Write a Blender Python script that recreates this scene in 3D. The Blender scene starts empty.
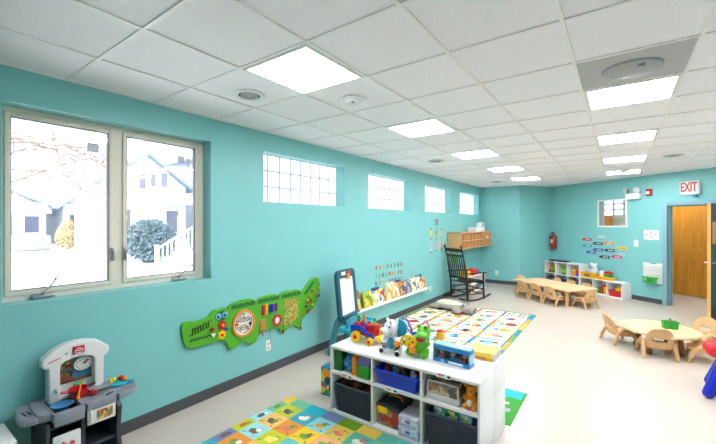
import bpy, bmesh, math, random
from mathutils import Vector, Matrix
random.seed(7)
C = bpy.context.scene.collection
scene = bpy.context.scene
PI = math.pi
def lin(c):
    return tuple(((v/255)/12.92 if v/255 <= .04045 else ((v/255+.055)/1.055)**2.4) for v in c) + (1,)
# ---------------------------------------------------------------- camera, sky, sun, exposure
cam = bpy.data.cameras.new('camera'); cam_o = bpy.data.objects.new('camera', cam); C.objects.link(cam_o)
cam.sensor_width = 36; cam.lens = 36*362.5/716; cam.clip_start = .05
cam.shift_y = (223.17-222)/716
cam_o.location = (3.265, 0, 1.7165); cam_o.rotation_euler = (PI/2, 0, .62386)
scene.camera = cam_o
world = bpy.data.worlds.new('sky'); scene.world = world; world.use_nodes = True
bg = world.node_tree.nodes['Background']; bg.inputs[0].default_value = (.93, .965, 1, 1); bg.inputs[1].default_value = 2.0
sun = bpy.data.lights.new('sun', 'SUN'); sun.energy = 3.0; sun.angle = .1
sun_o = bpy.data.objects.new('sun', sun); C.objects.link(sun_o); sun_o.rotation_euler = Vector((-.12, -.75, .65)).to_track_quat('Z', 'Y').to_euler()
PANEL = 13.0           # radiance of the ceiling light diffusers
scene.view_settings.view_transform = 'Standard'; scene.view_settings.look = 'None'
scene.view_settings.exposure = 1.3; scene.view_settings.gamma = 1
scene.cycles.use_denoising = True
scene.cycles.max_bounces = 8; scene.cycles.diffuse_bounces = 5; scene.cycles.transparent_max_bounces = 12
scene.cycles.sample_clamp_indirect = 8
# ---------------------------------------------------------------- materials
MATS = {}
def mat(name, rgb, rough=.5, metal=0, emit=0, spec=.5, noise=0, nscale=30, bump=0, bscale=80):
    if name in MATS: return MATS[name]
    m = bpy.data.materials.new(name); m.use_nodes = True; nt = m.node_tree
    b = nt.nodes['Principled BSDF']; c = lin(rgb)
    b.inputs['Base Color'].default_value = c; b.inputs['Roughness'].default_value = rough
    b.inputs['Metallic'].default_value = metal; b.inputs['Specular IOR Level'].default_value = spec
    if emit: b.inputs['Emission Color'].default_value = c; b.inputs['Emission Strength'].default_value = emit
    if noise or bump:
        tc = nt.nodes.new('ShaderNodeTexCoord')
    if noise:
        n = nt.nodes.new('ShaderNodeTexNoise'); n.inputs['Scale'].default_value = nscale; n.inputs['Detail'].default_value = 4
        r = nt.nodes.new('ShaderNodeValToRGB'); r.color_ramp.elements[0].position = .3; r.color_ramp.elements[1].position = .7
        r.color_ramp.elements[0].color = tuple(v*(1-noise) for v in c[:3])+(1,)
        r.color_ramp.elements[1].color = tuple(min(1, v*(1+noise)) for v in c[:3])+(1,)
        nt.links.new(tc.outputs['Object'], n.inputs['Vector']); nt.links.new(n.outputs['Fac'], r.inputs[0]); nt.links.new(r.outputs[0], b.inputs['Base Color'])
    if bump:
        n2 = nt.nodes.new('ShaderNodeTexNoise'); n2.inputs['Scale'].default_value = bscale; n2.inputs['Detail'].default_value = 3
        bp = nt.nodes.new('ShaderNodeBump'); bp.inputs['Strength'].default_value = bump; bp.inputs['Distance'].default_value = .01
        nt.links.new(tc.outputs['Object'], n2.inputs['Vector']); nt.links.new(n2.outputs['Fac'], bp.inputs['Height']); nt.links.new(bp.outputs[0], b.inputs['Normal'])
    MATS[name] = m; return m
def wood(name, a, b_, scale=(2, 2, 14), rough=.35):
    if name in MATS: return MATS[name]
    m = bpy.data.materials.new(name); m.use_nodes = True; nt = m.node_tree; b = nt.nodes['Principled BSDF']
    tc = nt.nodes.new('ShaderNodeTexCoord'); mp = nt.nodes.new('ShaderNodeMapping'); mp.inputs['Scale'].default_value = scale
    n = nt.nodes.new('ShaderNodeTexNoise'); n.inputs['Scale'].default_value = 3; n.inputs['Detail'].default_value = 6; n.inputs['Distortion'].default_value = .6
    r = nt.nodes.new('ShaderNodeValToRGB'); r.color_ramp.elements[0].position = .3; r.color_ramp.elements[1].position = .72
    r.color_ramp.elements[0].color = lin(a); r.color_ramp.elements[1].color = lin(b_)
    L = nt.links.new; L(tc.outputs['Object'], mp.inputs[0]); L(mp.outputs[0], n.inputs['Vector']); L(n.outputs['Fac'], r.inputs[0]); L(r.outputs[0], b.inputs['Base Color'])
    b.inputs['Roughness'].default_value = rough; MATS[name] = m; return m
def pattern(name, cols, scale=18, rough=.4):
    """printed motif: voronoi patches in flat colours"""
    if name in MATS: return MATS[name]
    m = bpy.data.materials.new(name); m.use_nodes = True; nt = m.node_tree; b = nt.nodes['Principled BSDF']
    tc = nt.nodes.new('ShaderNodeTexCoord'); v = nt.nodes.new('ShaderNodeTexVoronoi'); v.inputs['Scale'].default_value = scale
    sx = nt.nodes.new('ShaderNodeSeparateColor'); r = nt.nodes.new('ShaderNodeValToRGB'); r.color_ramp.interpolation = 'CONSTANT'
    el = r.color_ramp.elements
    while len(el) < len(cols): el.new(.5)
    for i, c in enumerate(cols): el[i].position = i/len(cols); el[i].color = lin(c)
    L = nt.links.new; L(tc.outputs['Object'], v.inputs['Vector']); L(v.outputs['Color'], sx.inputs[0]); L(sx.outputs[0], r.inputs[0]); L(r.outputs[0], b.inputs['Base Color'])
    b.inputs['Roughness'].default_value = rough; MATS[name] = m; return m
# ---------------------------------------------------------------- mesh builder
class MB:
    def __init__(s): s.bm = bmesh.new(); s.mats = []
    def mi(s, m):
        if m not in s.mats: s.mats.append(m)
        return s.mats.index(m)
    def _fin(s, verts, m):
        i = s.mi(m); fs = set()
        for v in verts: fs.update(v.link_faces)
        for f in fs: f.material_index = i
        return fs
    def box(s, c, d, m, rot=None, bev=0, seg=2):
        M = Matrix.Translation(c) @ (rot.to_4x4() if rot else Matrix.Identity(4)) @ Matrix.Diagonal((*d, 1))
        r = bmesh.ops.create_cube(s.bm, size=1, matrix=M); s._fin(r['verts'], m)
        if bev:
            es = set(e for v in r['verts'] for e in v.link_edges)
            bmesh.ops.bevel(s.bm, geom=list(es), offset=min(bev, min(d)*.45), segments=seg, profile=.5, affect='EDGES', clamp_overlap=True)
        return s
    def b2(s, lo, hi, m, bev=0):
        return s.box([(a+b)/2 for a, b in zip(lo, hi)], [abs(b-a) for a, b in zip(lo, hi)], m, None, bev)
    def cyl(s, p0, p1, r0, m, r1=None, seg=16):
        p0, p1 = Vector(p0), Vector(p1); d = p1-p0
        M = Matrix.Translation((p0+p1)/2) @ d.to_track_quat('Z', 'Y').to_matrix().to_4x4()
        r = bmesh.ops.create_cone(s.bm, cap_ends=True, segments=seg, radius1=r0, radius2=r0 if r1 is None else r1, depth=d.length, matrix=M)
        s._fin(r['verts'], m); return s
    def sph(s, c, r, m, sc=(1, 1, 1), rot=None, seg=16):
        M = Matrix.Translation(c) @ (rot.to_4x4() if rot else Matrix.Identity(4)) @ Matrix.Diagonal((*sc, 1))
        q = bmesh.ops.create_uvsphere(s.bm, u_segments=seg, v_segments=max(6, seg//2), radius=r, matrix=M); s._fin(q['verts'], m); return s
    def tube(s, pts, r, m, seg=8, closed=False, flat=1, up=(0, 0, 1)):
        pts = [Vector(p) for p in pts]; n = len(pts); rings = []; i = s.mi(m)
        for k, p in enumerate(pts):
            a = pts[(k-1) % n] if closed or k > 0 else p; b = pts[(k+1) % n] if closed or k < n-1 else p
            t = (b-a).normalized(); u = Vector(up)
            if abs(t.dot(u)) > .97: u = Vector((1, 0, 0)) if abs(t.x) < .9 else Vector((0, 1, 0))
            x = t.cross(u).normalized(); y = x.cross(t)
            rr = r[k] if isinstance(r, (list, tuple)) else r
            rings.append([s.bm.verts.new(p + x*rr*flat*math.cos(2*PI*j/seg) + y*rr*math.sin(2*PI*j/seg)) for j in range(seg)])
        for k in range(n if closed else n-1):
            A, B = rings[k], rings[(k+1) % n]
            for j in range(seg):
                f = s.bm.faces.new((A[j], A[(j+1) % seg], B[(j+1) % seg], B[j])); f.material_index = i
        if not closed:
            for R in (rings[0][::-1], rings[-1]):
                f = s.bm.faces.new(R); f.material_index = i
        return s
    def lathe(s, prof, c, m, seg=24, M=None):
        M = M or Matrix.Translation(c); i = s.mi(m); rings = []
        for r, z in prof:
            rings.append([s.bm.verts.new(M @ Vector((max(r, 1e-4)*math.cos(2*PI*j/seg), max(r, 1e-4)*math.sin(2*PI*j/seg), z))) for j in range(seg)])
        for A, B in zip(rings, rings[1:]):
            for j in range(seg):
                f = s.bm.faces.new((A[j], A[(j+1) % seg], B[(j+1) % seg], B[j])); f.material_index = i
        for R in (rings[0][::-1], rings[-1]):
            f = s.bm.faces.new(R); f.material_index = i
        return s
    def prism(s, poly, z0, z1, m, M=None):
        M = M or Matrix.Identity(4); i = s.mi(m)
        A = [s.bm.verts.new(M @ Vector((x, y, z0))) for x, y in poly]; B = [s.bm.verts.new(M @ Vector((x, y, z1))) for x, y in poly]
        n = len(poly); fs = [s.bm.faces.new(A[::-1]), s.bm.faces.new(B)]
        for j in range(n): fs.append(s.bm.faces.new((A[j], A[(j+1) % n], B[(j+1) % n], B[j])))
        for f in fs: f.material_index = i
        bmesh.ops.recalc_face_normals(s.bm, faces=fs); return s
    def quad(s, pts, m):
        f = s.bm.faces.new([s.bm.verts.new(p) for p in pts]); f.material_index = s.mi(m); return s
    def disc(s, c, r, m, n=14, sc=(1, 1), M=None, ang=0):
        """flat printed spot lying in local xy"""
        M = M or Matrix.Identity(4); ca, sa = math.cos(ang), math.sin(ang); vs = []
        for j in range(n):
            x = r*sc[0]*math.cos(2*PI*j/n); y = r*sc[1]*math.sin(2*PI*j/n)
            vs.append(s.bm.verts.new(M @ Vector((c[0]+x*ca-y*sa, c[1]+x*sa+y*ca, c[2]))))
        f = s.bm.faces.new(vs); f.material_index = s.mi(m); return s
    def add(s, me, M, m):
        n0 = len(s.bm.verts); f0 = len(s.bm.faces); s.bm.from_mesh(me); s.bm.verts.ensure_lookup_table(); s.bm.faces.ensure_lookup_table()
        for v in s.bm.verts[n0:]: v.co = M @ v.co
        i = s.mi(m)
        for f in s.bm.faces[f0:]: f.material_index = i
        return s
    def build(s, name, parent=None, smooth=35, world=False, loc=None, rz=0, mods=None):
        me = bpy.data.meshes.new(name)
        if world and parent is not None:
            s.bm.transform(WM(parent).inverted())
        elif world and loc is not None:
            s.bm.transform(Matrix.Translation(loc).inverted())
        s.bm.to_mesh(me); s.bm.free()
        for m in s.mats: me.materials.append(m)
        if smooth:
            for p in me.polygons: p.use_smooth = True
            me.set_sharp_from_angle(angle=math.radians(smooth))
        o = bpy.data.objects.new(name, me); C.objects.link(o)
        if parent is not None: o.parent = parent
        if loc is not None: o.location = loc
        if rz: o.rotation_euler.z = rz
        return o
def WM(o):
    M = o.matrix_basis.copy()
    return WM(o.parent) @ M if o.parent else M
def tag(o, label, cat, group=None):
    o['label'] = label; o['category'] = cat
    if group: o['group'] = group
    return o
def thing(name, label, cat, loc=(0, 0, 0), rz=0, group=None):
    o = bpy.data.objects.new(name, None); C.objects.link(o); o.location = loc; o.rotation_euler = (0, 0, rz); o.empty_display_size = .05
    return tag(o, label, cat, group)
def struct(o, label=None):
    o['kind'] = 'structure'
    return o
def copy_tree(o, parent=None):
    c = o.copy(); C.objects.link(c)
    if parent is not None: c.parent = parent
    for ch in [x for x in scene.objects if x.parent == o]: copy_tree(ch, c)
    return c
def curve_mesh(cu):
    o = bpy.data.objects.new('tmp', cu); C.objects.link(o)
    dg = bpy.context.evaluated_depsgraph_get(); me = bpy.data.meshes.new_from_object(o.evaluated_get(dg)); 
    bpy.data.objects.remove(o); return me
def shape2d(loops, depth, bev=0):
    cu = bpy.data.curves.new('s', 'CURVE'); cu.dimensions = '2D'; cu.fill_mode = 'BOTH'; cu.extrude = depth/2-bev; cu.bevel_depth = bev; cu.bevel_resolution = 1
    for L in loops:
        sp = cu.splines.new('POLY'); sp.points.add(len(L)-1); sp.use_cyclic_u = True
        for p, q in zip(sp.points, L): p.co = (q[0], q[1], 0, 1)
    return curve_mesh(cu)
def text_mesh(t, size, depth=.002, bold=0):
    cu = bpy.data.curves.new('t', 'FONT'); cu.body = t; cu.size = size; cu.extrude = depth/2; cu.align_x = 'CENTER'; cu.align_y = 'CENTER'; cu.offset = bold; cu.resolution_u = 3
    return curve_mesh(cu)
def smooth_loop(pts, it=2):
    for _ in range(it):
        q = []
        for a, b in zip(pts, pts[1:]+pts[:1]):
            q += [(a[0]*.75+b[0]*.25, a[1]*.75+b[1]*.25), (a[0]*.25+b[0]*.75, a[1]*.25+b[1]*.75)]
        pts = q
    return pts
def RZ(a): return Matrix.Rotation(a, 3, 'Z')
def RX(a): return Matrix.Rotation(a, 3, 'X')
def RY(a): return Matrix.Rotation(a, 3, 'Y')
def ML(y0, z0, x0):   # left-wall plane: local x -> world y, local y -> world z, local z -> world x
    return Matrix(((0, 0, 1, x0), (1, 0, 0, y0), (0, 1, 0, z0), (0, 0, 0, 1)))
def MF():             # far-wall local plane: local x along wall, local y up, local z towards the room (-Y of the wall frame)
    return Matrix(((1, 0, 0, 0), (0, 0, -1, 0), (0, 1, 0, 0), (0, 0, 0, 1)))
# ---------------------------------------------------------------- palette
def make_wall_mat(name, rgb):
    m = mat(name, rgb, .42, bump=.05, bscale=220, noise=.02, nscale=3); return m
TEAL = make_wall_mat('teal_paint', (127, 195, 195))
WHITE = mat('white_laminate', (236, 236, 236), .3); WHITEM = mat('white_matt', (235, 235, 232), .6)
BASE = mat('dark_grey_vinyl', (74, 76, 80), .5)
CREAM = mat('cream_paint', (228, 218, 200), .6)
BLACK = mat('black', (22, 22, 24), .4); DARK = mat('charcoal_plastic', (52, 57, 66), .5)
RED = mat('red_plastic', (206, 28, 36), .3); BLUE = mat('blue_plastic', (22, 66, 190), .3); YEL = mat('yellow_plastic', (246, 198, 20), .3)
GREEN = mat('green_plastic', (42, 150, 50), .35); LIME = mat('lime_green', (104, 190, 40), .35); ORANGE = mat('orange_plastic', (242, 138, 26), .35)
TEALP = mat('teal_plastic', (54, 140, 152), .4); TEALD = mat('dark_teal_plastic', (28, 84, 100), .4); CYAN = mat('cyan_plastic', (40, 180, 205), .35)
PURPLE = mat('purple_plastic', (120, 90, 190), .4); PINK = mat('pink_plastic', (232, 110, 160), .4); BROWN = mat('brown', (112, 66, 34), .5)
GREY = mat('grey_plastic', (150, 154, 162), .45); LGREY = mat('light_grey', (200, 202, 205), .5); TAN = mat('tan_window_frame', (228, 218, 204), .45)
CHROME = mat('chrome', (200, 200, 205), .2, 1)
BIRCH = wood('birch_laminate', (226, 186, 136), (238, 204, 158), (1.5, 5, 5)); CHAIRM = wood('tan_moulded_plastic', (206, 162, 110), (216, 174, 122), (2, 2, 2), .4)
OAK = wood('oak_cubby', (204, 156, 104), (222, 176, 124), (3, 3, 10)); DOORW = wood('orange_oak_door', (196, 116, 24), (222, 146, 44), (6, 6, .6), .3)
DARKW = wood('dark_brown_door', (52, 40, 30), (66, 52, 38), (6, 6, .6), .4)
# ---------------------------------------------------------------- room shell
H = 2.755; FA = .6446
P1 = Vector((1.696, 11.677)); E_ = Vector((math.cos(FA), -math.sin(FA))); N_ = Vector((math.sin(FA), math.cos(FA)))
def FW(s, d=0, z=0): p = P1 + E_*s - N_*d; return (p.x, p.y, z)   # a point s along the far wall, d in front of it
RX_, BY = 7.0, -2.6
smax = (RX_-P1.x)/E_.x; FEND = FW(smax)
# floor with faint 12-inch vinyl tiles
def floor_mat():
    m = bpy.data.materials.new('vinyl_floor'); m.use_nodes = True; nt = m.node_tree; b = nt.nodes['Principled BSDF']; L = nt.links.new
    tc = nt.nodes.new('ShaderNodeTexCoord'); br = nt.nodes.new('ShaderNodeTexBrick'); br.offset = 0; br.squash = 1
    br.inputs['Color1'].default_value = lin((199, 187, 175)); br.inputs['Color2'].default_value = lin((197, 185, 173)); br.inputs['Mortar'].default_value = lin((194, 182, 170))
    br.inputs['Scale'].default_value = 1; br.inputs['Brick Width'].default_value = .3048; br.inputs['Row Height'].default_value = .3048; br.inputs['Mortar Size'].default_value = .0015
    n = nt.nodes.new('ShaderNodeTexNoise'); n.inputs['Scale'].default_value = 130; n.inputs['Detail'].default_value = 2
    mx = nt.nodes.new('ShaderNodeMix'); mx.data_type = 'RGBA'; mx.blend_type = 'OVERLAY'; mx.inputs[0].default_value = .1
    L(tc.outputs['Object'], br.inputs['Vector']); L(tc.outputs['Object'], n.inputs['Vector']); L(br.outputs['Color'], mx.inputs[6]); L(n.outputs['Fac'], mx.inputs[7]); L(mx.outputs[2], b.inputs['Base Color'])
    b.inputs['Specular IOR Level'].default_value = .35; b.inputs['Roughness'].default_value = .24
    return m
FLOORM = floor_mat()
HD = 1.63   # hallway depth behind the far wall
poly = [(-.2, BY-.1), (RX_+.1, BY-.1), (RX_+.1, FEND[1]+4), FW(4.6, -HD-.2)[:2], FW(-1.2, -HD-.2)[:2], (-.2, 11.8)]
struct(MB().prism([p[:2] for p in poly], -.12, 0, FLOORM).build('floor', smooth=0))
# left wall: boxes around five openings
WT = .22
WIN = (.562, 2.057, 1.172, 2.522)
GB = [(2.704, 4.190, 1.960, 2.535), (4.815, 6.288, 1.955, 2.528), (6.910, 8.340, 1.955, 2.515), (8.945, 10.455, 1.955, 2.51)]
w = MB(); ycur = BY-.1
for a, b, z0, z1 in [WIN]+GB:
    w.b2((-WT, ycur, 0), (0, a, H+.06), TEAL); w.b2((-WT, a, 0), (0, b, z0), TEAL); w.b2((-WT, a, z1), (0, b, H+.06), TEAL); ycur = b
w.b2((-WT, ycur, 0), (0, 10.9, H+.06), TEAL)
bmesh.ops.remove_doubles(w.bm, verts=w.bm.verts, dist=.0005)
struct(w.build('wall_left', smooth=0))
struct(MB().prism([(0, 10.675), (1.053, 10.675), (1.696, 11.677), (1.5, 11.83), (.9, 10.9), (0, 10.9)], 0, H+.06, TEAL).build('wall_alcove', smooth=0))
# far wall with door and interior window openings, in its own frame
DS0, DS1, DH = 2.985, 3.905, 2.075      # door opening
IW = (1.47, 2.13, 1.655, 2.245)
fw = MB(); T = .14
for s0, s1, z0, z1 in [(-.05, IW[0], 0, H+.06), (IW[0], IW[1], 0, IW[2]), (IW[0], IW[1], IW[3], H+.06), (IW[1], DS0, 0, H+.06), (DS0, DS1, DH, H+.06), (DS1, smax+.1, 0, H+.06)]:
    fw.b2((s0, 0, z0), (s1, T, z1), TEAL)
struct(fw.build('wall_far', loc=(P1.x, P1.y, 0), rz=-FA, smooth=0))
struct(MB().b2((RX_, BY-.1, 0), (RX_+.1, FEND[1]+.1, H+.06), TEAL).build('wall_right', smooth=0))
struct(MB().b2((-.2, BY-.1, 0), (RX_+.1, BY, H+.06), TEAL).build('wall_back', smooth=0))
# baseboards
struct(MB().b2((0, BY, 0), (.012, 10.675, .1), BASE, .003).build('baseboard_left', smooth=0))
ab = MB().b2((.012, 10.663, 0), (1.053, 10.675, .1), BASE)
d = (Vector((1.696, 11.677))-Vector((1.053, 10.675))); L_ = d.length; a_ = math.atan2(d.y, d.x)
ab.box(((1.053+1.696)/2+.006*math.sin(a_), (10.675+11.677)/2-.006*math.cos(a_), .05), (L_, .012, .1), BASE, RZ(a_))
struct(ab.build('baseboard_alcove', smooth=0))
struct(MB().b2((0, -.012, 0), (DS0-.09, 0, .1), BASE).b2((DS1+.09, -.012, 0), (smax, 0, .1), BASE).build('baseboard_far', loc=(P1.x, P1.y, 0), rz=-FA, smooth=0))
# hallway behind the far wall
HALL = mat('hall_wall_paint', (232, 226, 212), .6)
hw = MB(); HWN = (-.35, 1.75, 1.93, 2.6)
for s0, s1, z0, z1 in [(-1.2, HWN[0], 0, H), (HWN[0], HWN[1], 0, HWN[2]), (HWN[0], HWN[1], HWN[3], H), (HWN[1], 4.6, 0, H)]:
    hw.b2((s0, HD, z0), (s1, HD+.15, z1), HALL)
hw.b2((4.5, T, 0), (4.6, HD, H), HALL).b2((-1.2, T+.15, 0), (-1.1, HD, H), HALL)
struct(hw.build('wall_hallway', loc=(P1.x, P1.y, 0), rz=-FA, smooth=0))
# ceiling: tiles with cross tees printed as real T-bar geometry
CT = mat('ceiling_tile', (248, 245, 252), .85, bump=.6, bscale=200, noise=.06, nscale=120)
TB = mat('ceiling_tee', (242, 238, 238), .5)
struct(MB().prism([p[:2] for p in poly], H+.005, H+.08, CT).build('ceiling', smooth=0))
G0X, G0Y, GP = .590, .903, .6096
tb = MB()
def far_y(x): # y of the far boundary at x
    if x < 1.053: return 10.675
    if x < 1.696: return 10.675+(x-1.053)*1.002/.643
    return 11.677-(x-1.696)*math.tan(FA)
def far_x(y):
    if y < FEND[1]: return RX_
    if y < 10.675: return P1.x+(11.677-y)/math.tan(FA)
    return P1.x+(11.677-y)/math.tan(FA)
for k in range(-1, 12):
    x = G0X+GP*k
    if 0 < x < RX_: tb.b2((x-.010, BY, H-.004), (x+.010, far_y(x), H+.006), TB)
for k in range(-7, 18):
    y = G0Y+GP*k
    if BY < y < 11.6: tb.b2((0 if y < 10.675 else 1.053+(y-10.675)*.642, y-.009, H-.0035), (min(RX_, far_x(y)), y+.009, H+.006), TB)
tb.b2((0, BY, H-.004), (.02, 10.675, H+.006), TB)
struct(tb.build('trim_1', smooth=0))
# ---------------------------------------------------------------- ceiling lights
DIFF = mat('light_diffuser', (250, 250, 255), .5, emit=PANEL)
FRM = mat('light_frame', (225, 225, 222), .5)
lights = {}
def ceiling_light(ix, iy, label):
    x0, y0 = G0X+GP*ix, G0Y+GP*iy; cx, cy = x0+GP/2, y0+GP/2
    if not lights:
        t = thing('ceiling_light', label, 'light', (cx, cy, H), 0, 'square recessed ceiling lights')
        h = GP/2-.012; m = MB()
        for sx, sy, ax, ay in ((0, 1, h, .012), (0, -1, h, .012), (1, 0, .012, h), (-1, 0, .012, h)):
            m.b2((sx*(h-.012)-ax, sy*(h-.012)-ay, -.008), (sx*(h-.012)+ax, sy*(h-.012)+ay, .004), FRM)
        m.build('frame', t, 0)
        MB().b2((-h+.022, -h+.022, -.004), (h-.022, h-.022, .002), DIFF).build('diffuser', t, 0)
        lights['p'] = t
    else:
        t = copy_tree(lights['p']); t.location = (cx, cy, H); t['label'] = label
    return t
rows = [(1, 'nearest the big window'), (4, 'second from the big window'), (7, 'third from the big window'), (10, 'fourth from the big window'), (13, 'farthest from the big window')]
for iy, tx in rows: ceiling_light(1, iy, 'square ceiling light in the left row, '+tx)
for iy, tx in [(4, 'beside the grey air return'), (7, 'second from the grey air return'), (10, 'third from the grey air return'), (13, 'nearest the door wall')]:
    ceiling_light(4, iy, 'square ceiling light in the right row, '+tx)
for ix, iy in [(7, 1), (7, 4), (7, 7), (7, 10), (10, 7)]:  # unseen panels, some added out of view to brighten the far and right walls
    ceiling_light(ix, iy, 'extra unseen square ceiling light in the part of the room outside the view')
# unseen hallway panel, added to light the hall
hl = copy_tree(lights['p']); hl.location = FW(2.3, -.9, H-.002); hl.rotation_euler.z = -FA; hl['label'] = 'unseen square ceiling light added to light the hallway beyond the open door'
# ---------------------------------------------------------------- windows
def glass_mat():
    m = bpy.data.materials.new('window_glass'); m.use_nodes = True; nt = m.node_tree; nt.nodes.clear(); L = nt.links.new
    o = nt.nodes.new('ShaderNodeOutputMaterial'); t = nt.nodes.new('ShaderNodeBsdfTransparent'); g = nt.nodes.new('ShaderNodeBsdfGlossy'); g.inputs['Roughness'].default_value = .02
    t.inputs[0].default_value = (.97, .985, .98, 1); f = nt.nodes.new('ShaderNodeFresnel'); f.inputs[0].default_value = 1.35; mx = nt.nodes.new('ShaderNodeMixShader')
    L(f.outputs[0], mx.inputs[0]); L(t.outputs[0], mx.inputs[1]); L(g.outputs[0], mx.inputs[2]); L(mx.outputs[0], o.inputs[0]); return m
GLASS = glass_mat()
def block_mat():
    m = bpy.data.materials.new('glass_block'); m.use_nodes = True; nt = m.node_tree; nt.nodes.clear(); L = nt.links.new
    o = nt.nodes.new('ShaderNodeOutputMaterial'); t = nt.nodes.new('ShaderNodeBsdfTranslucent'); g = nt.nodes.new('ShaderNodeBsdfGlossy'); g.inputs['Roughness'].default_value = .15
    t.inputs[0].default_value = (.70, .71, .73, 1); f = nt.nodes.new('ShaderNodeFresnel'); f.inputs[0].default_value = 1.4; mx = nt.nodes.new('ShaderNodeMixShader')
    tc = nt.nodes.new('ShaderNodeTexCoord'); n = nt.nodes.new('ShaderNodeTexNoise'); n.inputs['Scale'].default_value = 40; bp = nt.nodes.new('ShaderNodeBump'); bp.inputs['Strength'].default_value = .3
    L(tc.outputs['Object'], n.inputs['Vector']); L(n.outputs['Fac'], bp.inputs['Height']); L(bp.outputs[0], t.inputs['Normal'])
    L(f.outputs[0], mx.inputs[0]); L(t.outputs[0], mx.inputs[1]); L(g.outputs[0], mx.inputs[2]); L(mx.outputs[0], o.inputs[0]); return m
BLOCK = block_mat(); GROUT = mat('glass_block_mortar', (150, 158, 168), .7)
def wb(m, y0, y1, z0, z1, x0, x1, mt, bev=0): m.b2((x0, y0, z0), (x1, y1, z1), mt, bev)
y0, y1, z0, z1 = WIN; XF0, XF1 = -.212, -.15
win = bpy.data.objects.new('window_1', None); C.objects.link(win); struct(win); win.location = (-.15, (y0+y1)/2, z0)
m = MB()
wb(m, y0, y0+.035, z0, z1, XF0, XF1, TAN); wb(m, y1-.05, y1, z0, z1, XF0, XF1, TAN); wb(m, y0+.035, y1-.05, z0, z0+.035, XF0, XF1, TAN); wb(m, y0+.035, y1-.05, z1-.03, z1, XF0, XF1, TAN)
wb(m, 1.255, 1.325, z0+.035, z1-.03, XF0, XF1, TAN)
m.build('window_frame', win, 0, world=True)
GK = mat('window_gasket', (70, 70, 74), .6)
for a, b in ((y0+.036, 1.254), (1.326, y1-.055)):
    s = MB(); za, zb = z0+.04, z1-.034; q = .032
    wb(s, a, a+q, za, zb, XF0+.02, XF1+.012, TAN, .004); wb(s, b-q, b, za, zb, XF0+.02, XF1+.012, TAN, .004)
    wb(s, a+q, b-q, za, za+q, XF0+.02, XF1+.012, TAN, .004); wb(s, a+q, b-q, zb-q, zb, XF0+.02, XF1+.012, TAN, .004)
    so = s.build('sash', win, 30, world=True)
    k = MB(); e = .005
    wb(k, a+q, a+q+e, za+q, zb-q, XF0+.03, XF1+.004, GK); wb(k, b-q-e, b-q, za+q, zb-q, XF0+.03, XF1+.004, GK); wb(k, a+q, b-q, za+q, za+q+e, XF0+.03, XF1+.004, GK); wb(k, a+q, b-q, zb-q-e, zb-q, XF0+.03, XF1+.004, GK)
    k.build('gasket', so, 0, world=True)
    MB().b2((-.152, a+q, za+q), (-.148, b-q, zb-q), GLASS).build('pane', so, 0, world=True)
METAL = mat('brushed_metal', (170, 172, 176), .35, .8)
for yy, yl in ((.80, .86), (1.80, 1.90)):      # crank operators on the sills
    c = MB(); c.box((-.125, yy, z0+.018), (.04, .13, .03), METAL, None, .008); c.cyl((-.115, yy-.01, z0+.03), (-.09, yy-.01, z0+.05), .01, METAL)
    c.tube([(-.095, yy-.01, z0+.045), (-.08, yy+.03, z0+.09), (-.075, yl, z0+.135)], .006, METAL); c.sph((-.075, yl, z0+.14), .011, METAL)
    c.build('crank', win, world=True)
for yy in (1.245, 1.335):                       # latches
    c = MB(); c.box((-.13, yy, 1.46), (.02, .02, .11), METAL, None, .006); c.tube([(-.12, yy, 1.5), (-.10, yy, 1.47), (-.101, yy, 1.41)], .007, METAL); c.build('latch', win, world=True)
STK = mat('grey_label', (205, 207, 220), .6); STL = mat('label_lines', (225, 225, 232), .6)
for a, b, c_, d_ in ((1.075, 1.155, 2.285, 2.355), (1.80, 1.865, 2.30, 2.36), (1.885, 1.915, 2.265, 2.345)):
    s = MB(); wb(s, a, b, c_, d_, -.1478, -.1468, STK)
    for j in range(3): wb(s, a+.006, b-.01*(1+j % 2), c_+.012+j*.018, c_+.018+j*.018, -.1468, -.1464, STL)
    tag(s.build('window_label', None, 0, world=True, loc=(-.147, a, c_)), {1.075: 'grey printed label near the top of the left window pane', 1.80: 'wide grey printed label near the top of the right window pane', 1.885: 'narrow grey printed label at the right edge of the right window pane'}[a], 'label')
def block_window(name, y0, y1, z0, z1, nc=8, nr=3):
    r = bpy.data.objects.new(name, None); C.objects.link(r); struct(r); r.location = (-.18, (y0+y1)/2, z0)
    g = MB(); bl = MB(); pw = (y1-y0)/nc; ph = (z1-z0)/nr; t = .006
    for i in range(nc+1): g.b2((-.21, y0+pw*i-t if i else y0, z0), (-.147, y0+pw*i+t if i < nc else y1, z1), GROUT)
    for j in range(nr+1): g.b2((-.209, y0, z0+ph*j-t if j else z0), (-.1475, y1, z0+ph*j+t if j < nr else z1), GROUT)
    for i in range(nc):
        for j in range(nr):
            c = ((-.178), y0+pw*(i+.5), z0+ph*(j+.5)); a, b = pw/2-t, ph/2-t
            pts = lambda x, k: [(x, c[1]-a*k, c[2]-b*k), (x, c[1]+a*k, c[2]-b*k), (x, c[1]+a*k, c[2]+b*k), (x, c[1]-a*k, c[2]+b*k)]
            A, B = pts(-.152, 1), pts(-.143, .84); bl.quad(B, BLOCK)
            for q in range(4): bl.quad([A[q], A[(q+1) % 4], B[(q+1) % 4], B[q]], BLOCK)
    g.build('mortar_grid', r, 0, world=True); bl.build('glass_blocks', r, 0, world=True); return r
for i, g in enumerate(GB): block_window('window_%d' % (i+2), *g)
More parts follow.
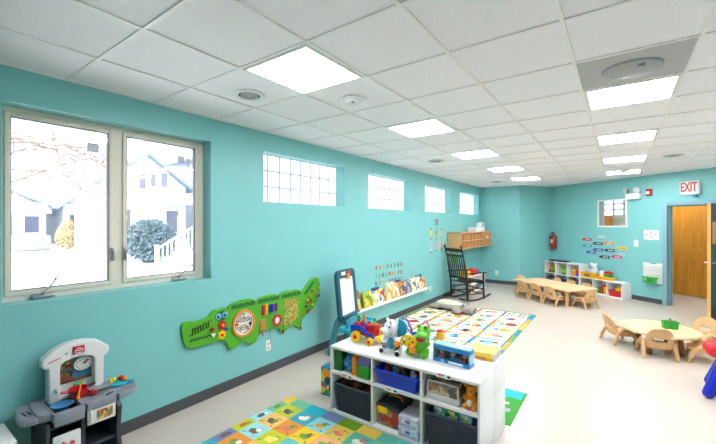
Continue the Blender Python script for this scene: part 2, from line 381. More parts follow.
# hallway high window (seen through the interior window) and the interior window itself
r = bpy.data.objects.new('window_6', None); C.objects.link(r); struct(r); r.location = (P1.x, P1.y, 0); r.rotation_euler.z = -FA
g = MB(); a, b, c_, d_ = HWN
for i in range(8): x = a+(b-a)*i/7; g.b2((x-.02, HD+.03, c_), (x+.02, HD+.07, d_), GROUT)
for j in range(5): z = c_+(d_-c_)*j/4; g.b2((a, HD+.03, z-.02), (b, HD+.07, z+.02), GROUT)
g.build('window_frame', r, 0); MB().b2((a, HD+.045, c_), (b, HD+.05, d_), GLASS).build('pane', r, 0)
r = bpy.data.objects.new('window_7', None); C.objects.link(r); struct(r); r.location = (P1.x, P1.y, 0); r.rotation_euler.z = -FA
g = MB(); a, b, c_, d_ = IW; q = .035
for lo, hi in (((a-q, c_-q), (a, d_+q)), ((b, c_-q), (b+q, d_+q)), ((a, c_-q), (b, c_)), ((a, d_), (b, d_+q))): g.b2((lo[0], -.018, lo[1]), (hi[0], T+.018, hi[1]), WHITE, .003)
g.build('window_frame', r, 0); MB().b2((a, .06, c_), (b, .064, d_), GLASS).build('pane', r, 0)
t = thing('tall_cabinet', 'orange wooden cabinet in the hallway, seen through the small interior window', 'cabinet', FW(.14, -HD+.42, 0), -FA)
MB().b2((-.45, 0, 0), (.45, .4, 1.93), DOORW, .004).build('body', t, 30)
for x in (-.222, .222):
    dr = MB().b2((x-.215, -.02, .08), (x+.215, 0, 1.9), DOORW, .004).build('door', t, 30); MB().cyl((x*.2, -.045, .95), (x*.2, -.045, 1.1), .008, CHROME).build('handle', dr)
# ---------------------------------------------------------------- door
FRAMEC = mat('blue_grey_door_frame', (132, 176, 190), .4)
g = MB(); q = .085
g.b2((DS0-q, -.02, 0), (DS0, T+.02, DH+q), FRAMEC, .004).b2((DS1, -.02, 0), (DS1+q, T+.02, DH+q), FRAMEC, .004).b2((DS0, -.02, DH), (DS1, T+.02, DH+q), FRAMEC, .004)
g.b2((DS0, .05, 0), (DS0+.015, .09, DH), FRAMEC).b2((DS0+.015, .05, DH-.015), (DS1, .09, DH), FRAMEC)
struct(g.build('trim_2', None, 30, loc=(P1.x, P1.y, 0), rz=-FA))
# leaf standing open into the room
hinge = Vector(FW(DS1-.01, .03)[:2]); free = Vector((4.535, 8.56)); ld = (free-hinge); ang = math.atan2(ld.y, ld.x)
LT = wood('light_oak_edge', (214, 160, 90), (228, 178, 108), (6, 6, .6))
t = bpy.data.objects.new('door_1', None); C.objects.link(t); struct(t); t.location = (hinge.x, hinge.y, .008); t.rotation_euler.z = ang
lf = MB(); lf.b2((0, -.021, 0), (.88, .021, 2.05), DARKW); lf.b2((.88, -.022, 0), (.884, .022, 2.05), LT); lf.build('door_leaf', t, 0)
hd = MB()
for s in (-1, 1):
    hd.cyl((.81, s*.022, 1.03), (.81, s*.034, 1.03), .03, CHROME); hd.cyl((.81, s*.03, 1.03), (.81, s*.07, 1.03), .011, CHROME); hd.tube([(.81, s*.07, 1.03), (.75, s*.075, 1.03), (.68, s*.07, 1.03)], .01, CHROME)
hd.build('door_handle', t)
NOTE = mat('orange_notice', (214, 150, 90), .6)
tag(MB().b2((-.002, -.14, -.19), (.002, .14, .19), NOTE).build('door_notice', None, 0, loc=tuple((hinge+ld*.80).to_3d()+Vector((-math.sin(ang), math.cos(ang), 0))*.0235+Vector((0, 0, 1.55))), rz=ang+PI/2), 'tan paper notice on the dark face of the open door', 'notice')
# wooden door across the hallway
t = bpy.data.objects.new('door_2', None); C.objects.link(t); struct(t); t.location = FW(2.4, -HD+.03, 0); t.rotation_euler.z = -FA
MB().b2((-.5, -.02, .01), (.5, .02, 2.12), DOORW).build('door_leaf', t, 0)
g = MB()
for lo, hi in (((-.56, 0), (-.5, 2.18)), ((.5, 0), (.56, 2.18)), ((-.5, 2.12), (.5, 2.18))): g.b2((lo[0], -.03, lo[1]), (hi[0], .03, hi[1]), FRAMEC)
g.build('door_frame', t, 0)
h = MB(); h.cyl((-.43, -.02, 1), (-.43, -.07, 1), .012, CHROME); h.tube([(-.43, -.07, 1), (-.33, -.07, 1)], .01, CHROME); h.build('door_handle', t)
# ---------------------------------------------------------------- outdoors
SNOW = mat('pale_winter_ground', (238, 238, 240), .8, noise=.03, nscale=.6)
GZ = .5
struct(MB().prism([(-60, -30), (-.22, -30), (-.22, 40), (-60, 40)], GZ-.2, GZ, SNOW).build('ground_outside', smooth=0))
SID = mat('white_siding', (204, 206, 214), .7); SID2 = mat('pale_grey_siding', (190, 192, 204), .7); ROOF = mat('pale_slate_roof', (130, 144, 164), .8)
OGL = mat('outdoor_window_glass', (104, 108, 128), .3); TRIMW = mat('outdoor_trim', (243, 243, 246), .6)
def house(label, x, y0, y1, depth, ze, zp, siding, wins, porch=None):
    t = thing('house', label, 'house', (x, (y0+y1)/2, GZ))
    ym = (y0+y1)/2; wl_ = MB(); M = Matrix(((0, 0, 1, 0), (1, 0, 0, 0), (0, 1, 0, 0), (0, 0, 0, 1)))
    wl_.prism([(y0, GZ), (y1, GZ), (y1, ze), (ym, zp), (y0, ze)], x-depth, x, siding, M); wl_.build('wall', t, 0, world=True)
    rf = MB(); k = (zp-ze)/((y1-y0)/2)
    for s in (-1, 1):
        ye = ym+s*((y1-y0)/2+.35); rf.prism([(ym, zp+.02), (ye, ze-.35*k+.02), (ye, ze-.35*k+.16), (ym, zp+.16)], x-depth-.2, x+.3, ROOF, M)
    rf.build('roof', t, 0, world=True)
    for a, b, c, d in wins:
        m = MB(); q = .07; m.b2((x, a-q, c-q), (x+.05, b+q, d+q), TRIMW); f = m.build('window', t, 0, world=True)
        MB().b2((x+.05, a, c), (x+.06, b, d), OGL).build('pane', f, 0, world=True)
    if porch:
        a, b, dp, zr, rm = porch; m = MB()
        m.prism([(x, zr+.55), (x+dp+.25, zr), (x+dp+.25, zr+.12), (x, zr+.67)], a-.2, b+.2, rm, Matrix(((1, 0, 0, 0), (0, 0, 1, 0), (0, 1, 0, 0), (0, 0, 0, 1)))); m.build('porch_roof', t, 0, world=True)
        n = 3
        for i in range(n):
            yy = a+.1+(b-a-.2)*i/(n-1); MB().b2((x+dp-.1, yy-.08, GZ+.5), (x+dp+.06, yy+.08, zr+.05), TRIMW).build('porch_post', t, 0, world=True)
        MB().b2((x, a, GZ), (x+dp, b, GZ+.5), SID2).build('porch_floor', t, 0, world=True)
    return t
house('white gabled house with three small upstairs windows, seen through the right pane', -14, 5.9, 9.5, 3, 3.45, 4.75, SID, [(7.35, 7.62, 3.25, 3.9), (7.85, 8.05, 3.4, 3.95), (8.3, 8.58, 3.4, 4.05), (6.5, 7.0, 1.35, 2.3), (8.4, 9.1, 1.3, 2.3)], (6.1, 9.3, 1.5, 2.55, SID2))
house('tall white house with a blue-grey porch roof at the right edge of the right pane', -13, 10.4, 14, 7, 5.2, 6.6, SID2, [(10.7, 11.0, 4.0, 4.9), (11.4, 11.8, 4.0, 4.9), (11, 11.8, 1.4, 2.4)], (9.85, 13.8, 1.6, 3.05, ROOF))
for k, (lb, a, b, zp, sd, wn) in enumerate([
    ('low pale house at the far left of the street seen through the left pane', 3.4, 6.2, 3.4, SID2, [(4.3, 4.8, 1.2, 2.1), (5.4, 6.0, 1.2, 2.1)]),
    ('white house in the middle of the street seen through the left pane', 7.1, 9.5, 3.7, SID, [(7.4, 7.8, 1.2, 2.2), (8.3, 8.8, 1.2, 2.3), (9.1, 9.4, 1.2, 2.3)]),
    ('pale house with grey windows behind the golden shrub', 10.4, 13.6, 3.5, SID2, [(10.8, 11.3, 1.3, 2.3), (11.9, 12.4, 1.3, 2.3)])]):
    house(lb, -23, a, b, 5, 2.75, zp, sd, wn, (a+.2, b-.2, 1.3, 2.25, TRIMW if k != 1 else SID2))
def leafy(name, label, cat, c, r, n, ls, col, stem_col):
    t = thing(name, label, cat, (c[0], c[1], GZ)); m = MB()
    for i in range(n):
        while True:
            p = Vector((random.uniform(-1, 1), random.uniform(-1, 1), random.uniform(-1, 1)))
            if .25 < p.length < 1: break
        k_ = 1 if name != 'golden_shrub' else 1.25-.85*(p.z*.5+.5); p = Vector((p.x*r[0]*k_, p.y*r[1]*k_, (p.z*.5+.5)*r[2]))
        q = Vector((random.gauss(0, 1), random.gauss(0, 1), random.gauss(0, 1))).normalized(); u = q.orthogonal().normalized(); v = q.cross(u); l = ls*random.uniform(.6, 1.3)
        m.quad([p+u*l, p+v*l*.5, p-u*l, p-v*l*.5], col)
    m.build('foliage', t, 0); s = MB()
    for i in range(7): s.tube([(0, 0, 0), (random.uniform(-.3, .3)*r[0], random.uniform(-.3, .3)*r[1], r[2]*.4), (random.uniform(-.7, .7)*r[0], random.uniform(-.7, .7)*r[1], r[2]*.85)], [.03, .02, .008], stem_col, 5)
    s.build('stem', t); return t
BARK = mat('grey_bark', (150, 138, 132), .8); EVG = mat('glare_paled_evergreen', (104, 122, 132), .8, noise=.3, nscale=3); GOLD = mat('golden_leaves', (204, 186, 146), .8, noise=.2, nscale=3)  # evergreen colour paled to stand in for veiling glare
leafy('evergreen_shrub', 'large grey-green shrub beside the white stair railing', 'shrub', (-8.6, 5.4), (.7, .8, 1.35), 7000, .045, EVG, BARK)
leafy('evergreen_shrub', 'smaller grey-green shrub behind the stair railing at the right of the pane', 'shrub', (-9.8, 8.0), (.7, .7, 1.5), 4000, .05, EVG, BARK)
leafy('golden_shrub', 'golden shrub on the pale lawn seen through the left pane', 'shrub', (-17.6, 5.82), (.5, .55, 1.45), 3000, .055, GOLD, BARK)
HEDGE = mat('grey_hedge', (140, 142, 152), .9, noise=.15, nscale=5)
tag(MB().box((0, 0, .35), (.7, 1.3, .7), HEDGE, None, .12, 3).build('clipped_hedge', loc=(-17.6, 4.5, GZ)), 'low grey clipped hedge left of the golden shrub', 'hedge')
tag(MB().box((0, 0, .25), (.6, 1.0, .5), HEDGE, None, .1, 3).build('clipped_hedge', loc=(-18.4, 7.0, GZ)), 'long low grey hedge right of the golden shrub', 'hedge')
# bare tree
t = thing('bare_tree', 'bare tree whose twigs cross the upper left of the left pane', 'tree', (-8, .9, GZ)); m = MB()
m.tube([(0, 0, 0), (.05, 0, 1.5), (0, .1, 2.6), (-.1, .2, 4.5)], [.17, .14, .12, .05], BARK, 10); m.build('trunk', t)
TW = mat('twig_bark', (128, 112, 106), .8)
def limb(m, p, d, l, r, dep):
    pts = [p]; rs = [r]; q = Vector(p); dd = Vector(d).normalized()
    for i in range(4):
        dd = (dd+Vector((random.uniform(-.22, .22), random.uniform(-.22, .22), random.uniform(-.2, .2)))).normalized(); q = q+dd*l/4; pts.append(tuple(q)); rs.append(r*(1-.2*(i+1)))
        if dep:
            for s in range(2 if dep > 1 else 1): limb(m, tuple(q), dd+Vector((random.uniform(-.9, .9), random.uniform(-.9, .9), random.uniform(-.8, .6))), l*random.uniform(.4, .62), r*.5, dep-1)
    m.tube(pts, rs, TW, 4 if dep else 3)
for i, (z, dy, dz) in enumerate([(1.5, 1, .35), (1.9, 1, .7), (2.3, 1, .2), (2.8, 1, .4), (3.3, 1, .1), (2.2, -.9, .5), (3.6, .8, .6)]):
    m = MB(); limb(m, (0, .05, z), (random.uniform(-.3, .3), dy, dz), 3.0, .032, 3); m.build('branch', t, 0)
# stairs, railing, lamp post
t = thing('porch_stairs', 'pale outdoor steps climbing to the right behind the railing', 'stairs', (-8.6, 7.9, GZ)); m = MB()
for i in range(5): m.b2((-.2, -1.0+.32*i, 0), (.9, -1.0+.32*(i+1)+(.9 if i == 4 else 0), .17*(i+1)), TRIMW)
m.build('steps', t, 0)
t = thing('stair_railing', 'white railing with balusters rising to the right beside the grey-green shrub', 'railing', (-7.3, 5.0, GZ))
MB().tube([(0, 0, .5), (0, 1.3, 1.25), (0, 1.7, 1.25)], .03, TRIMW, 6).build('handrail', t)
for i in range(11): MB().b2((-.015, .02+i*.125-.015, .06*i), (.015, .02+i*.125+.015, .5+.07*i), TRIMW).build('baluster', t, 0)
MB().b2((-.045, -.06, 0), (.045, .03, .6), TRIMW).build('newel_post', t, 0)
tag(MB().cyl((0, 0, 0), (0, 0, 1.35), .04, SID2).cyl((0, 0, 1.35), (0, 0, 1.42), .055, SID2).build('yard_post', loc=(-7.0, 5.46, GZ)), 'thin pale post in front of the railing, seen through the right pane', 'post')
# ---------------------------------------------------------------- ceiling fittings
def round_vent(x, y, r, label, dark=True):
    t = thing('ceiling_vent', label, 'vent', (x, y, H)); M = Matrix.Translation((0, 0, 0))
    MB().lathe([(r, .002), (r, -.006), (r*.88, -.014), (r*.7, -.010), (r*.68, .002)], (0, 0, 0), WHITE, 28).build('outer_ring', t)
    MB().cyl((0, 0, -.003), (0, 0, .004), r*.69, BLACK, seg=24).build('duct_opening', t)
    for k in (.54, .34): MB().lathe([(r*k, -.003), (r*k, -.013), (r*(k-.07), -.015), (r*(k-.07), -.003)], (0, 0, 0), LGREY, 24).build('inner_ring', t)
    MB().cyl((0, 0, 0), (0, 0, -.016), r*.12, LGREY).build('centre_cap', t)
round_vent(.835, 1.87, .125, 'round white ceiling vent with dark centre nearest the big window')
def smoke(x, y, label):
    t = thing('smoke_detector', label, 'smoke detector', (x, y, H))
    MB().lathe([(.075, .002), (.075, -.012), (.06, -.02), (.055, -.045), (.03, -.055), (0, -.055)], (0, 0, 0), WHITE, 24).build('housing', t)
    MB().box((.03, -.035, -.048), (.02, .02, .006), DARK, RZ(-.8)).build('sensor_slot', t)
smoke(1.466, 2.42, 'white round smoke detector beside the nearest ceiling light')
smoke(3.345, 8.72, 'white smoke detector near the ceiling lights by the door wall')
def small_vent(x, y, label, ang=0):
    t = thing('ceiling_diffuser', label, 'vent', (x, y, H), ang)
    MB().lathe([(.13, .002), (.13, -.006), (.1, -.014), (.085, .002)], (0, 0, 0), LGREY, 20).build('rim', t)
    MB().cyl((0, 0, -.002), (0, 0, .004), .09, DARK, seg=20).build('opening', t); MB().lathe([(.05, -.004), (.05, -.016), (.03, -.02), (0, -.02)], (0, 0, 0), GREY, 16).build('cone', t)
small_vent(.79, 5.66, 'small dark ceiling vent above the second glass-block window'); small_vent(.78, 9.45, 'small dark ceiling vent near the alcove wall'); small_vent(3.94, 7.33, 'small dark ceiling vent in front of the exit sign')
cx, cy = G0X+GP*4.5, G0Y+GP*3.5; GT = mat('air_return_grey', (176, 176, 178), .6)
t = thing('air_return_panel', 'grey square ceiling panel with a round air grille beside the right light row', 'vent', (cx, cy-.0, H)); q = GP/2-.013
MB().b2((-q, -q, -.003), (q, q, .003), GT).build('panel', t, 0); gr = MB()
DG = mat('grille_grey', (160, 160, 164), .5)
gr.lathe([(.17, -.003), (.16, -.016), (.13, -.022), (0, -.03)], (0, 0, 0), DG, 28); g_ = gr.build('round_grille', t)
MB().cyl((.05, -.1, -.02), (.05, -.1, -.04), .02, DG).build('knob', g_)
# ---------------------------------------------------------------- wall B / far wall fittings
def outlet(name, label, loc, rz):   # plate facing local -Y
    t = thing(name, label, 'outlet', loc, rz)
    MB().box((0, -.004, 0), (.075, .008, .12), WHITE, None, .003).build('cover_plate', t)
    for z in (.025, -.025):
        f = MB().box((0, -.009, z), (.034, .004, .028), CREAM, None, .001).build('socket', t); k = MB()
        for x in (-.007, .007): k.box((x, -.0115, z), (.003, .001, .01), BLACK)
        k.build('slot', f, 0)
outlet('wall_outlet', 'white wall outlet under the green crocodile', (0, 2.77, .315), PI/2)
outlet('wall_outlet', 'white wall outlet past the end of the book ledge', (0, 7.16, .315), PI/2)
outlet('wall_outlet', 'white wall outlet on the alcove wall behind the rocking chair', (.44, 10.675, .30), 0)
def far(s, d=0, z=0): return FW(s, d, z)
# fire extinguisher
t = thing('fire_extinguisher', 'red fire extinguisher hanging in the wall corner', 'fire extinguisher', far(.16, .085, .985), -FA)
XR = mat('extinguisher_red', (140, 34, 28), .3)
MB().lathe([(.06, 0), (.074, .01), (.076, .33), (.06, .38), (.022, .4), (.022, .42)], (0, 0, 0), XR, 20).build('cylinder', t)
h = MB(); h.box((0, -.01, .44), (.035, .06, .04), BLACK, None, .006); h.box((0, -.05, .465), (.025, .1, .012), BLACK, RX(.2), .003); h.box((0, -.05, .435), (.025, .09, .012), BLACK, RX(-.15), .003); h.build('valve_handle', t)
MB().tube([(-.02, 0, .44), (-.07, -.02, .45), (-.095, -.02, .36), (-.09, -.02, .2), (-.085, -.02, .1)], .011, BLACK).build('hose', t)
MB().box((0, -.074, .22), (.08, .008, .1), mat('extinguisher_label', (222, 200, 150), .5)).build('label_panel', t); MB().box((0, .078, .2), (.05, .01, .36), METAL).cyl((0, .074, .25), (0, .06, .25), .02, METAL).build('bracket', t)
# exit sign
t = thing('exit_sign', 'white exit sign with orange-red letters above the door', 'exit sign', far(3.4, .03, 2.41), -FA)
MB().box((.01, 0, 0), (.325, .06, .26), WHITE, None, .008).build('housing', t)
EX = mat('exit_letters', (206, 84, 34), .5)
lt = MB(); lt.add(text_mesh('EXIT', .25, .004, .007), Matrix.Translation((0, -.032, .01)) @ Matrix.Rotation(PI/2, 4, 'X') @ Matrix.Diagonal((.55, 1, 1, 1)), EX); lt.build('lettering', t, 0)
MB().box((.1, -.015, -.16), (.055, .05, .055), mat('blue_tag', (44, 150, 200), .4), None, .008).build('blue_tab', t); MB().box((0, .0285, 0), (.2, .003, .15), WHITE).build('mount', t)
# emergency light
t = thing('emergency_light', 'white twin-head emergency light over the small interior window', 'emergency light', far(2.33, .045, 2.32), -FA)
MB().box((0, 0, 0), (.31, .09, .125), WHITE, None, .01).build('housing', t)
for x, a in ((-.15, -.5), (.08, .3)):
    hd = MB(); d_ = RZ(a) @ Vector((0, -1, -.25)); d_.normalize(); p = Vector((x, -.01, .14))
    hd.cyl((x, 0, .06), p, .012, GREY); hd.cyl(p-d_*.04, p+d_*.03, .035, GREY, .062); hd.cyl(p+d_*.03, p+d_*.04, .064, LGREY); hd.build('lamp_head', t)
# fire alarm
t = thing('fire_alarm', 'red square fire alarm strobe right of the emergency light', 'fire alarm', far(2.64, .02, 2.385), -FA)
MB().box((0, 0, 0), (.12, .04, .15), mat('alarm_red', (186, 30, 34), .35), None, .008).build('housing', t); MB().box((-.01, -.028, -.01), (.06, .02, .06), WHITE, None, .006).build('strobe_lens', t)
# light switch, paper, wall file
t = thing('light_switch', 'white light switch plate between the crayon stickers and the door', 'light switch', far(2.36, .005, 1.265), -FA)
MB().box((0, 0, 0), (.09, .01, .15), WHITE, None, .003).build('cover_plate', t); MB().box((0, -.009, .005), (.012, .014, .026), CREAM, RX(.3), .002).build('toggle', t)
PAP = mat('paper', (240, 240, 238), .7); INK = mat('ink_grey', (150, 152, 160), .7)
m = MB(); m.box((0, 0, 0), (.30, .003, .21), PAP)
for j in range(3):
    for i in range(3): m.box((-.09+.09*i, -.002, .055-.05*j), (.05, .001, .012+.012*((i+j) % 2)), INK)
tag(m.build('paper_notice', None, 0, loc=far(2.675, .002, 1.465), rz=-FA), 'white paper sheet of small drawings left of the door frame', 'notice')
t = thing('wall_file', 'white wall file of stacked pockets beside the door frame', 'wall file', far(2.72, .003, .42), -FA)
MB().box((0, 0, .22), (.40, .006, .44), WHITE, None, .002).build('back_panel', t)
for i in range(5):
    z = .02+.083*i; m = MB(); m.box((0, -.028, z+.04), (.38, .004, .075), WHITEM, RX(.28), .001); m.box((0, -.02, z+.006), (.38, .04, .004), WHITEM); m.build('pocket', t)
MB().box((0, -.006, .43), (.12, .006, .012), BLACK).build('clip', t)
t = thing('green_caddy', 'bright green slotted basket hooked on the lowest pocket of the wall file', 'basket', far(2.71, .10, .45), -FA); m = MB(); GB_ = mat('bright_green', (46, 170, 60), .4)
m.tube([(-.14+.0, -.03, .1), (-.1, -.06, .1), (.1, -.06, .1), (.14, -.03, .1), (.14, .03, .1), (.1, .055, .1), (-.1, .055, .1), (-.14, .03, .1)], .012, GB_, 6, True)
m.tube([(-.12, -.03, .0), (-.09, -.05, 0), (.09, -.05, 0), (.12, -.03, 0), (.12, .03, 0), (.09, .05, 0), (-.09, .05, 0), (-.12, .03, 0)], .012, GB_, 6, True)
for i in range(9):
    x = -.12+.03*i; m.tube([(x, -.058 if abs(x) < .11 else -.04, .1), (x*.9, -.05 if abs(x) < .1 else -.03, 0)], .006, GB_, 5); m.tube([(x, .053 if abs(x) < .11 else .035, .1), (x*.9, .048 if abs(x) < .1 else .03, 0)], .006, GB_, 5)
m.build('basket_body', t); MB().box((0, 0, 0), (.22, .09, .006), GB_).build('basket_floor', t); MB().tube([(0, .05, .1), (0, .075, .12), (0, .085, .09)], .006, GB_).build('hook', t)
# crayon stickers
CR = [('red', (200, 40, 50), 1.12, 1.30), ('dark grey', (60, 62, 70), 1.42, 1.21), ('orange', (232, 130, 40), 1.70, 1.235), ('yellow', (236, 200, 30), 2.03, 1.135), ('teal green', (30, 150, 150), 1.13, 1.14), ('indigo', (60, 60, 160), 1.43, 1.055),
      ('slate', (56, 62, 78), 1.73, 1.06), ('blue', (36, 70, 160), 1.24, .98), ('black', (40, 40, 46), 1.60, .89), ('magenta red', (214, 40, 110), 1.90, .92), ('white', (226, 232, 236), 1.53, 1.385), ('pale grey', (206, 216, 220), 2.03, .99)]
for nm, c, s, z in CR:
    cm = mat('crayon_'+nm.replace(' ', '_'), c, .5); t = thing('crayon_sticker', nm+' crayon sticker on the far wall', 'wall sticker', far(s, .001, z), -FA, 'crayon stickers on the far wall')
    L = .135 if nm not in ('white', 'pale grey') else .09; hgt = .034 if L > .1 else .022
    m = MB(); m.prism([(-L, -hgt*.35), (-L+.07, -hgt), (L, -hgt), (L, hgt), (-L+.07, hgt), (-L, hgt*.35)], 0, .002, cm, MF()); m.build('crayon', t, 0)
    k = MB(); lightm = mat('sticker_text', (235, 235, 235), .5) if nm not in ('white', 'pale grey', 'yellow') else mat('sticker_text_dark', (120, 122, 130), .5)
    for i in range(4): k.prism([(-.03+.034*i, -hgt*.35), (-.008+.034*i, -hgt*.35), (-.008+.034*i, hgt*.4), (-.03+.034*i, hgt*.4)], .002, .0026, lightm, MF())
    k.build('wording', t, 0)
# ---------------------------------------------------------------- green crocodile activity panel on the left wall
CROC = [(1.753,.724),(1.751,.774),(1.772,.8),(1.817,.803),(1.864,.782),(2.023,.797),(2.034,.834),(2.081,.862),(2.126,.845),(2.164,.862),(2.21,.851),(2.231,.822),(2.242,.868),(2.298,.886),(2.346,.891),(2.38,.896),(2.437,.9),(2.495,.899),(2.554,.88),(2.579,.846),(2.615,.879),(2.678,.893),(2.755,.89),(2.835,.894),(2.903,.872),(2.926,.837),(2.945,.887),(3.017,.902),(3.12,.893),(3.196,.897),(3.258,.872),(3.29,.844),(3.388,.921),(3.455,.982),(3.541,1.011),(3.6,.987),(3.629,.9),(3.618,.781),(3.558,.66),(3.455,.585),(3.29,.538),(3.274,.395),(3.211,.421),(3.181,.461),(3.12,.46),(3.046,.448),(2.988,.419),(2.931,.433),(2.917,.5),(2.591,.51),(2.586,.418),(2.53,.403),(2.46,.432),(2.437,.458),(2.369,.457),(2.335,.428),(2.282,.419),(2.246,.422),(2.226,.451),(2.218,.529),(2.096,.547),(1.844,.542),(1.792,.578),(1.766,.628)]
CG = mat('crocodile_green', (84, 168, 34), .45, noise=.05, nscale=8); CGD = mat('crocodile_dark_green', (34, 110, 40), .5)
Y0, Z0 = 2.69, .4
t = thing('crocodile_activity_panel', 'long green crocodile-shaped activity panel mounted on the teal wall', 'wall toy', (0, Y0, Z0))
rel = lambda p: (p[0]-Y0, p[1]-Z0)
ML0 = ML(0, 0, 0)
m = MB(); m.add(shape2d([smooth_loop([rel(p) for p in CROC], 2)], .03, .004), ML0 @ Matrix.Translation((0, 0, .016)), CG); m.build('body', t)
def bumps(a, b, n, z0, h, slope=0):
    L = []
    for i in range(n):
        for k in range(7):
            th = PI-PI*k/6; L.append((a+(b-a)*(i+.5+.5*math.cos(th))/n, z0+h*(.45+.55*math.sin(th))+slope*(i+.5)/n))
    return [rel(p) for p in [(a, z0)]+L+[(b, z0+slope)]]
for a, b, n in ((2.262, 2.565, 4), (2.60, 2.91, 4), (2.95, 3.262, 4)):
    MB().add(shape2d([bumps(a, b, n, .826, .05)], .004), ML0 @ Matrix.Translation((0, 0, .033)), CGD).build('back_ridge', t)
MB().add(shape2d([smooth_loop([rel(p) for p in ((3.31, .82), (3.39, .885), (3.46, .955), (3.53, .975), (3.50, .93), (3.42, .86), (3.35, .80))], 2)], .004), ML0 @ Matrix.Translation((0, 0, .033)), CGD).build('back_ridge', t)
def wd(m, c, r, h, mt, x=.031, seg=20):   # round peg standing off the panel
    y, z = rel(c); m.cyl((x, y, z), (x+h, y, z), r, mt, seg=seg); return m
EYE = mat('eye_blue', (110, 196, 230), .3)
MB().add(shape2d([[(rel((2.148+.07*math.cos(a*PI/10), .79+.048*math.sin(a*PI/10)))) for a in range(20)]], .004), ML0 @ Matrix.Translation((0, 0, .033)), CGD).build('brow', t)
for c in ((2.111, .789), (2.184, .793)):
    e = wd(MB(), c, .031, .012, EYE).build('eye', t); p = MB(); wd(p, c, .017, .003, mat('pupil_blue', (20, 50, 90), .3), .043); wd(p, (c[0]+.004, c[1]+.006), .006, .002, WHITE, .046); p.build('pupil', e)
def gear(c, r, mt, name='gear'):
    y, z = rel(c); L = [(y+(r*(1.0 if (i//2) % 2 else .84))*math.cos(2*PI*i/24), z+(r*(1.0 if (i//2) % 2 else .84))*math.sin(2*PI*i/24)) for i in range(24)]
    g = MB().add(shape2d([L], .012), ML0 @ Matrix.Translation((0, 0, .039)), mt).build(name, t); h = wd(MB(), c, r*.28, .012, YEL if mt == RED else RED, .045).build('hub', g)
gear((2.156, .694), .046, RED); gear((2.149, .601), .046, YEL); wd(MB(), (2.197, .644), .02, .014, BLUE).build('peg', t)
TRK = mat('track_black', (28, 34, 26), .5)
zz = MB(); pts = []
for i in range(8):
    y = 1.82+.027*i; a, b = (.735, .675) if i % 2 else (.675, .735); pts += [(y, .67+.006*i if i % 2 == 0 else .725+.006*i), (y+.027, .67+.006*i if i % 2 == 0 else .725+.006*i)]
zz.tube([(.034, *rel(p)) for p in pts], .006, TRK, 5); zz.build('square_track', t)
zz = MB(); zz.tube([(.034, *rel((1.82+.021*i, .614+(.02 if i % 2 else 0)))) for i in range(11)], .005, TRK, 5); zz.build('zigzag_track', t)
wd(MB(), (2.045, .675), .021, .018, mat('crimson', (176, 24, 52), .4)).build('slider_knob', t)
k = MB(); k.prism([rel(p) for p in ((2.03, .632), (2.076, .632), (2.053, .598))], .031, .05, WHITE, ML0); k.build('slider_knob', t)
# maze disc
OR = mat('maze_ring_orange', (232, 138, 44), .45); MZW = mat('maze_board', (232, 226, 212), .5); MZD = mat('maze_groove', (86, 70, 54), .6)
mc = (2.412, .656); y, z = rel(mc); m = MB()
m.lathe([(.142, 0), (.142, .016), (.122, .018), (.122, 0)], (0, 0, 0), OR, 40, ML0 @ Matrix.Translation((y, z, .031))); m.build('maze_ring', t)
d = MB(); d.cyl((.031, y, z), (.038, y, z), .122, MZW, seg=40); do = d.build('maze_disc', t); g = MB()
for i, r in enumerate((.025, .045, .064, .083, .102)):
    a0 = random.uniform(0, 6)
    for q in range(2): g.tube([(.0385, y+r*math.cos(a0+q*PI+a*.2), z+r*math.sin(a0+q*PI+a*.2)) for a in range(12)], .0042, MZD, 4)
for a in (.3, 1.5, 2.6, 4.1, 5.3): g.tube([(.0385, y+.045*math.cos(a), z+.045*math.sin(a)), (.0385, y+.1*math.cos(a+.1), z+.1*math.sin(a+.1))], .004, MZD, 4)
g.build('maze_track', do); b = MB(); wd(b, (2.33, .66), .016, .012, OR, .038); wd(b, (2.49, .64), .015, .012, DARK, .038); b.build('maze_ball', t)
# abacus bars, mirror, xylophone, texture field, tail beads
cols = [RED, YEL, RED, ORANGE]
for i in range(4):
    mt = [mat('crimson', (176, 24, 52)), RED, ORANGE, YEL][i]; yy = 2.662+.018*i; MB().box((.04, *rel((yy, .74+.003*i))), (.016, .015, .115), mt, None, .003).build('coloured_bar', t)
for i in range(6):
    mt = [BLUE, mat('navy', (24, 36, 90)), BLUE, PURPLE, mat('crimson', (176, 24, 52)), DARK][i]; yy = 2.762+.02*i; MB().cyl((.042, *rel((yy, .70))), (.042, *rel((yy, .79))), .009, mt, seg=8).build('sliding_bead_bar', t)
y, z = rel((2.875, .588)); M = ML0 @ Matrix.Translation((y, z, .031))
m = MB().lathe([(.066, 0), (.066, .014), (.04, .016), (.04, 0)], (0, 0, 0), RED, 28, M).build('mirror_ring', t); MB().cyl((.031, y, z), (.036, y, z), .041, WHITE, seg=24).build('mirror', m)
MB().box((.036, *rel((2.662, .58))), (.012, .07, .12), mat('wood_block', (196, 128, 70), .5), None, .003).build('guiro_block', t)
def hang(c0, c1, mt, r=.006, bead=None):
    m = MB(); m.tube([(.036, *rel(c0)), (.04, *rel(c1))], .002, mat('string', (150, 110, 70), .7), 4)
    if bead: m.cyl((.04, *rel(c1)), (.04, *rel((c1[0], c1[1]-.045))), r, bead, seg=8)
    m.build('hanging_stick', t)
RB = mat('rust_brown', (160, 70, 40), .5)
hang((2.965, .62), (2.965, .455), RB, .011, RB); hang((3.255, .56), (3.255, .43), RB, .011, RB); hang((2.663, .52), (2.663, .50), ORANGE, .012, mat('wood_block', (196, 128, 70))); hang((2.775, .70), (2.775, .38), OAK, .005, OAK)
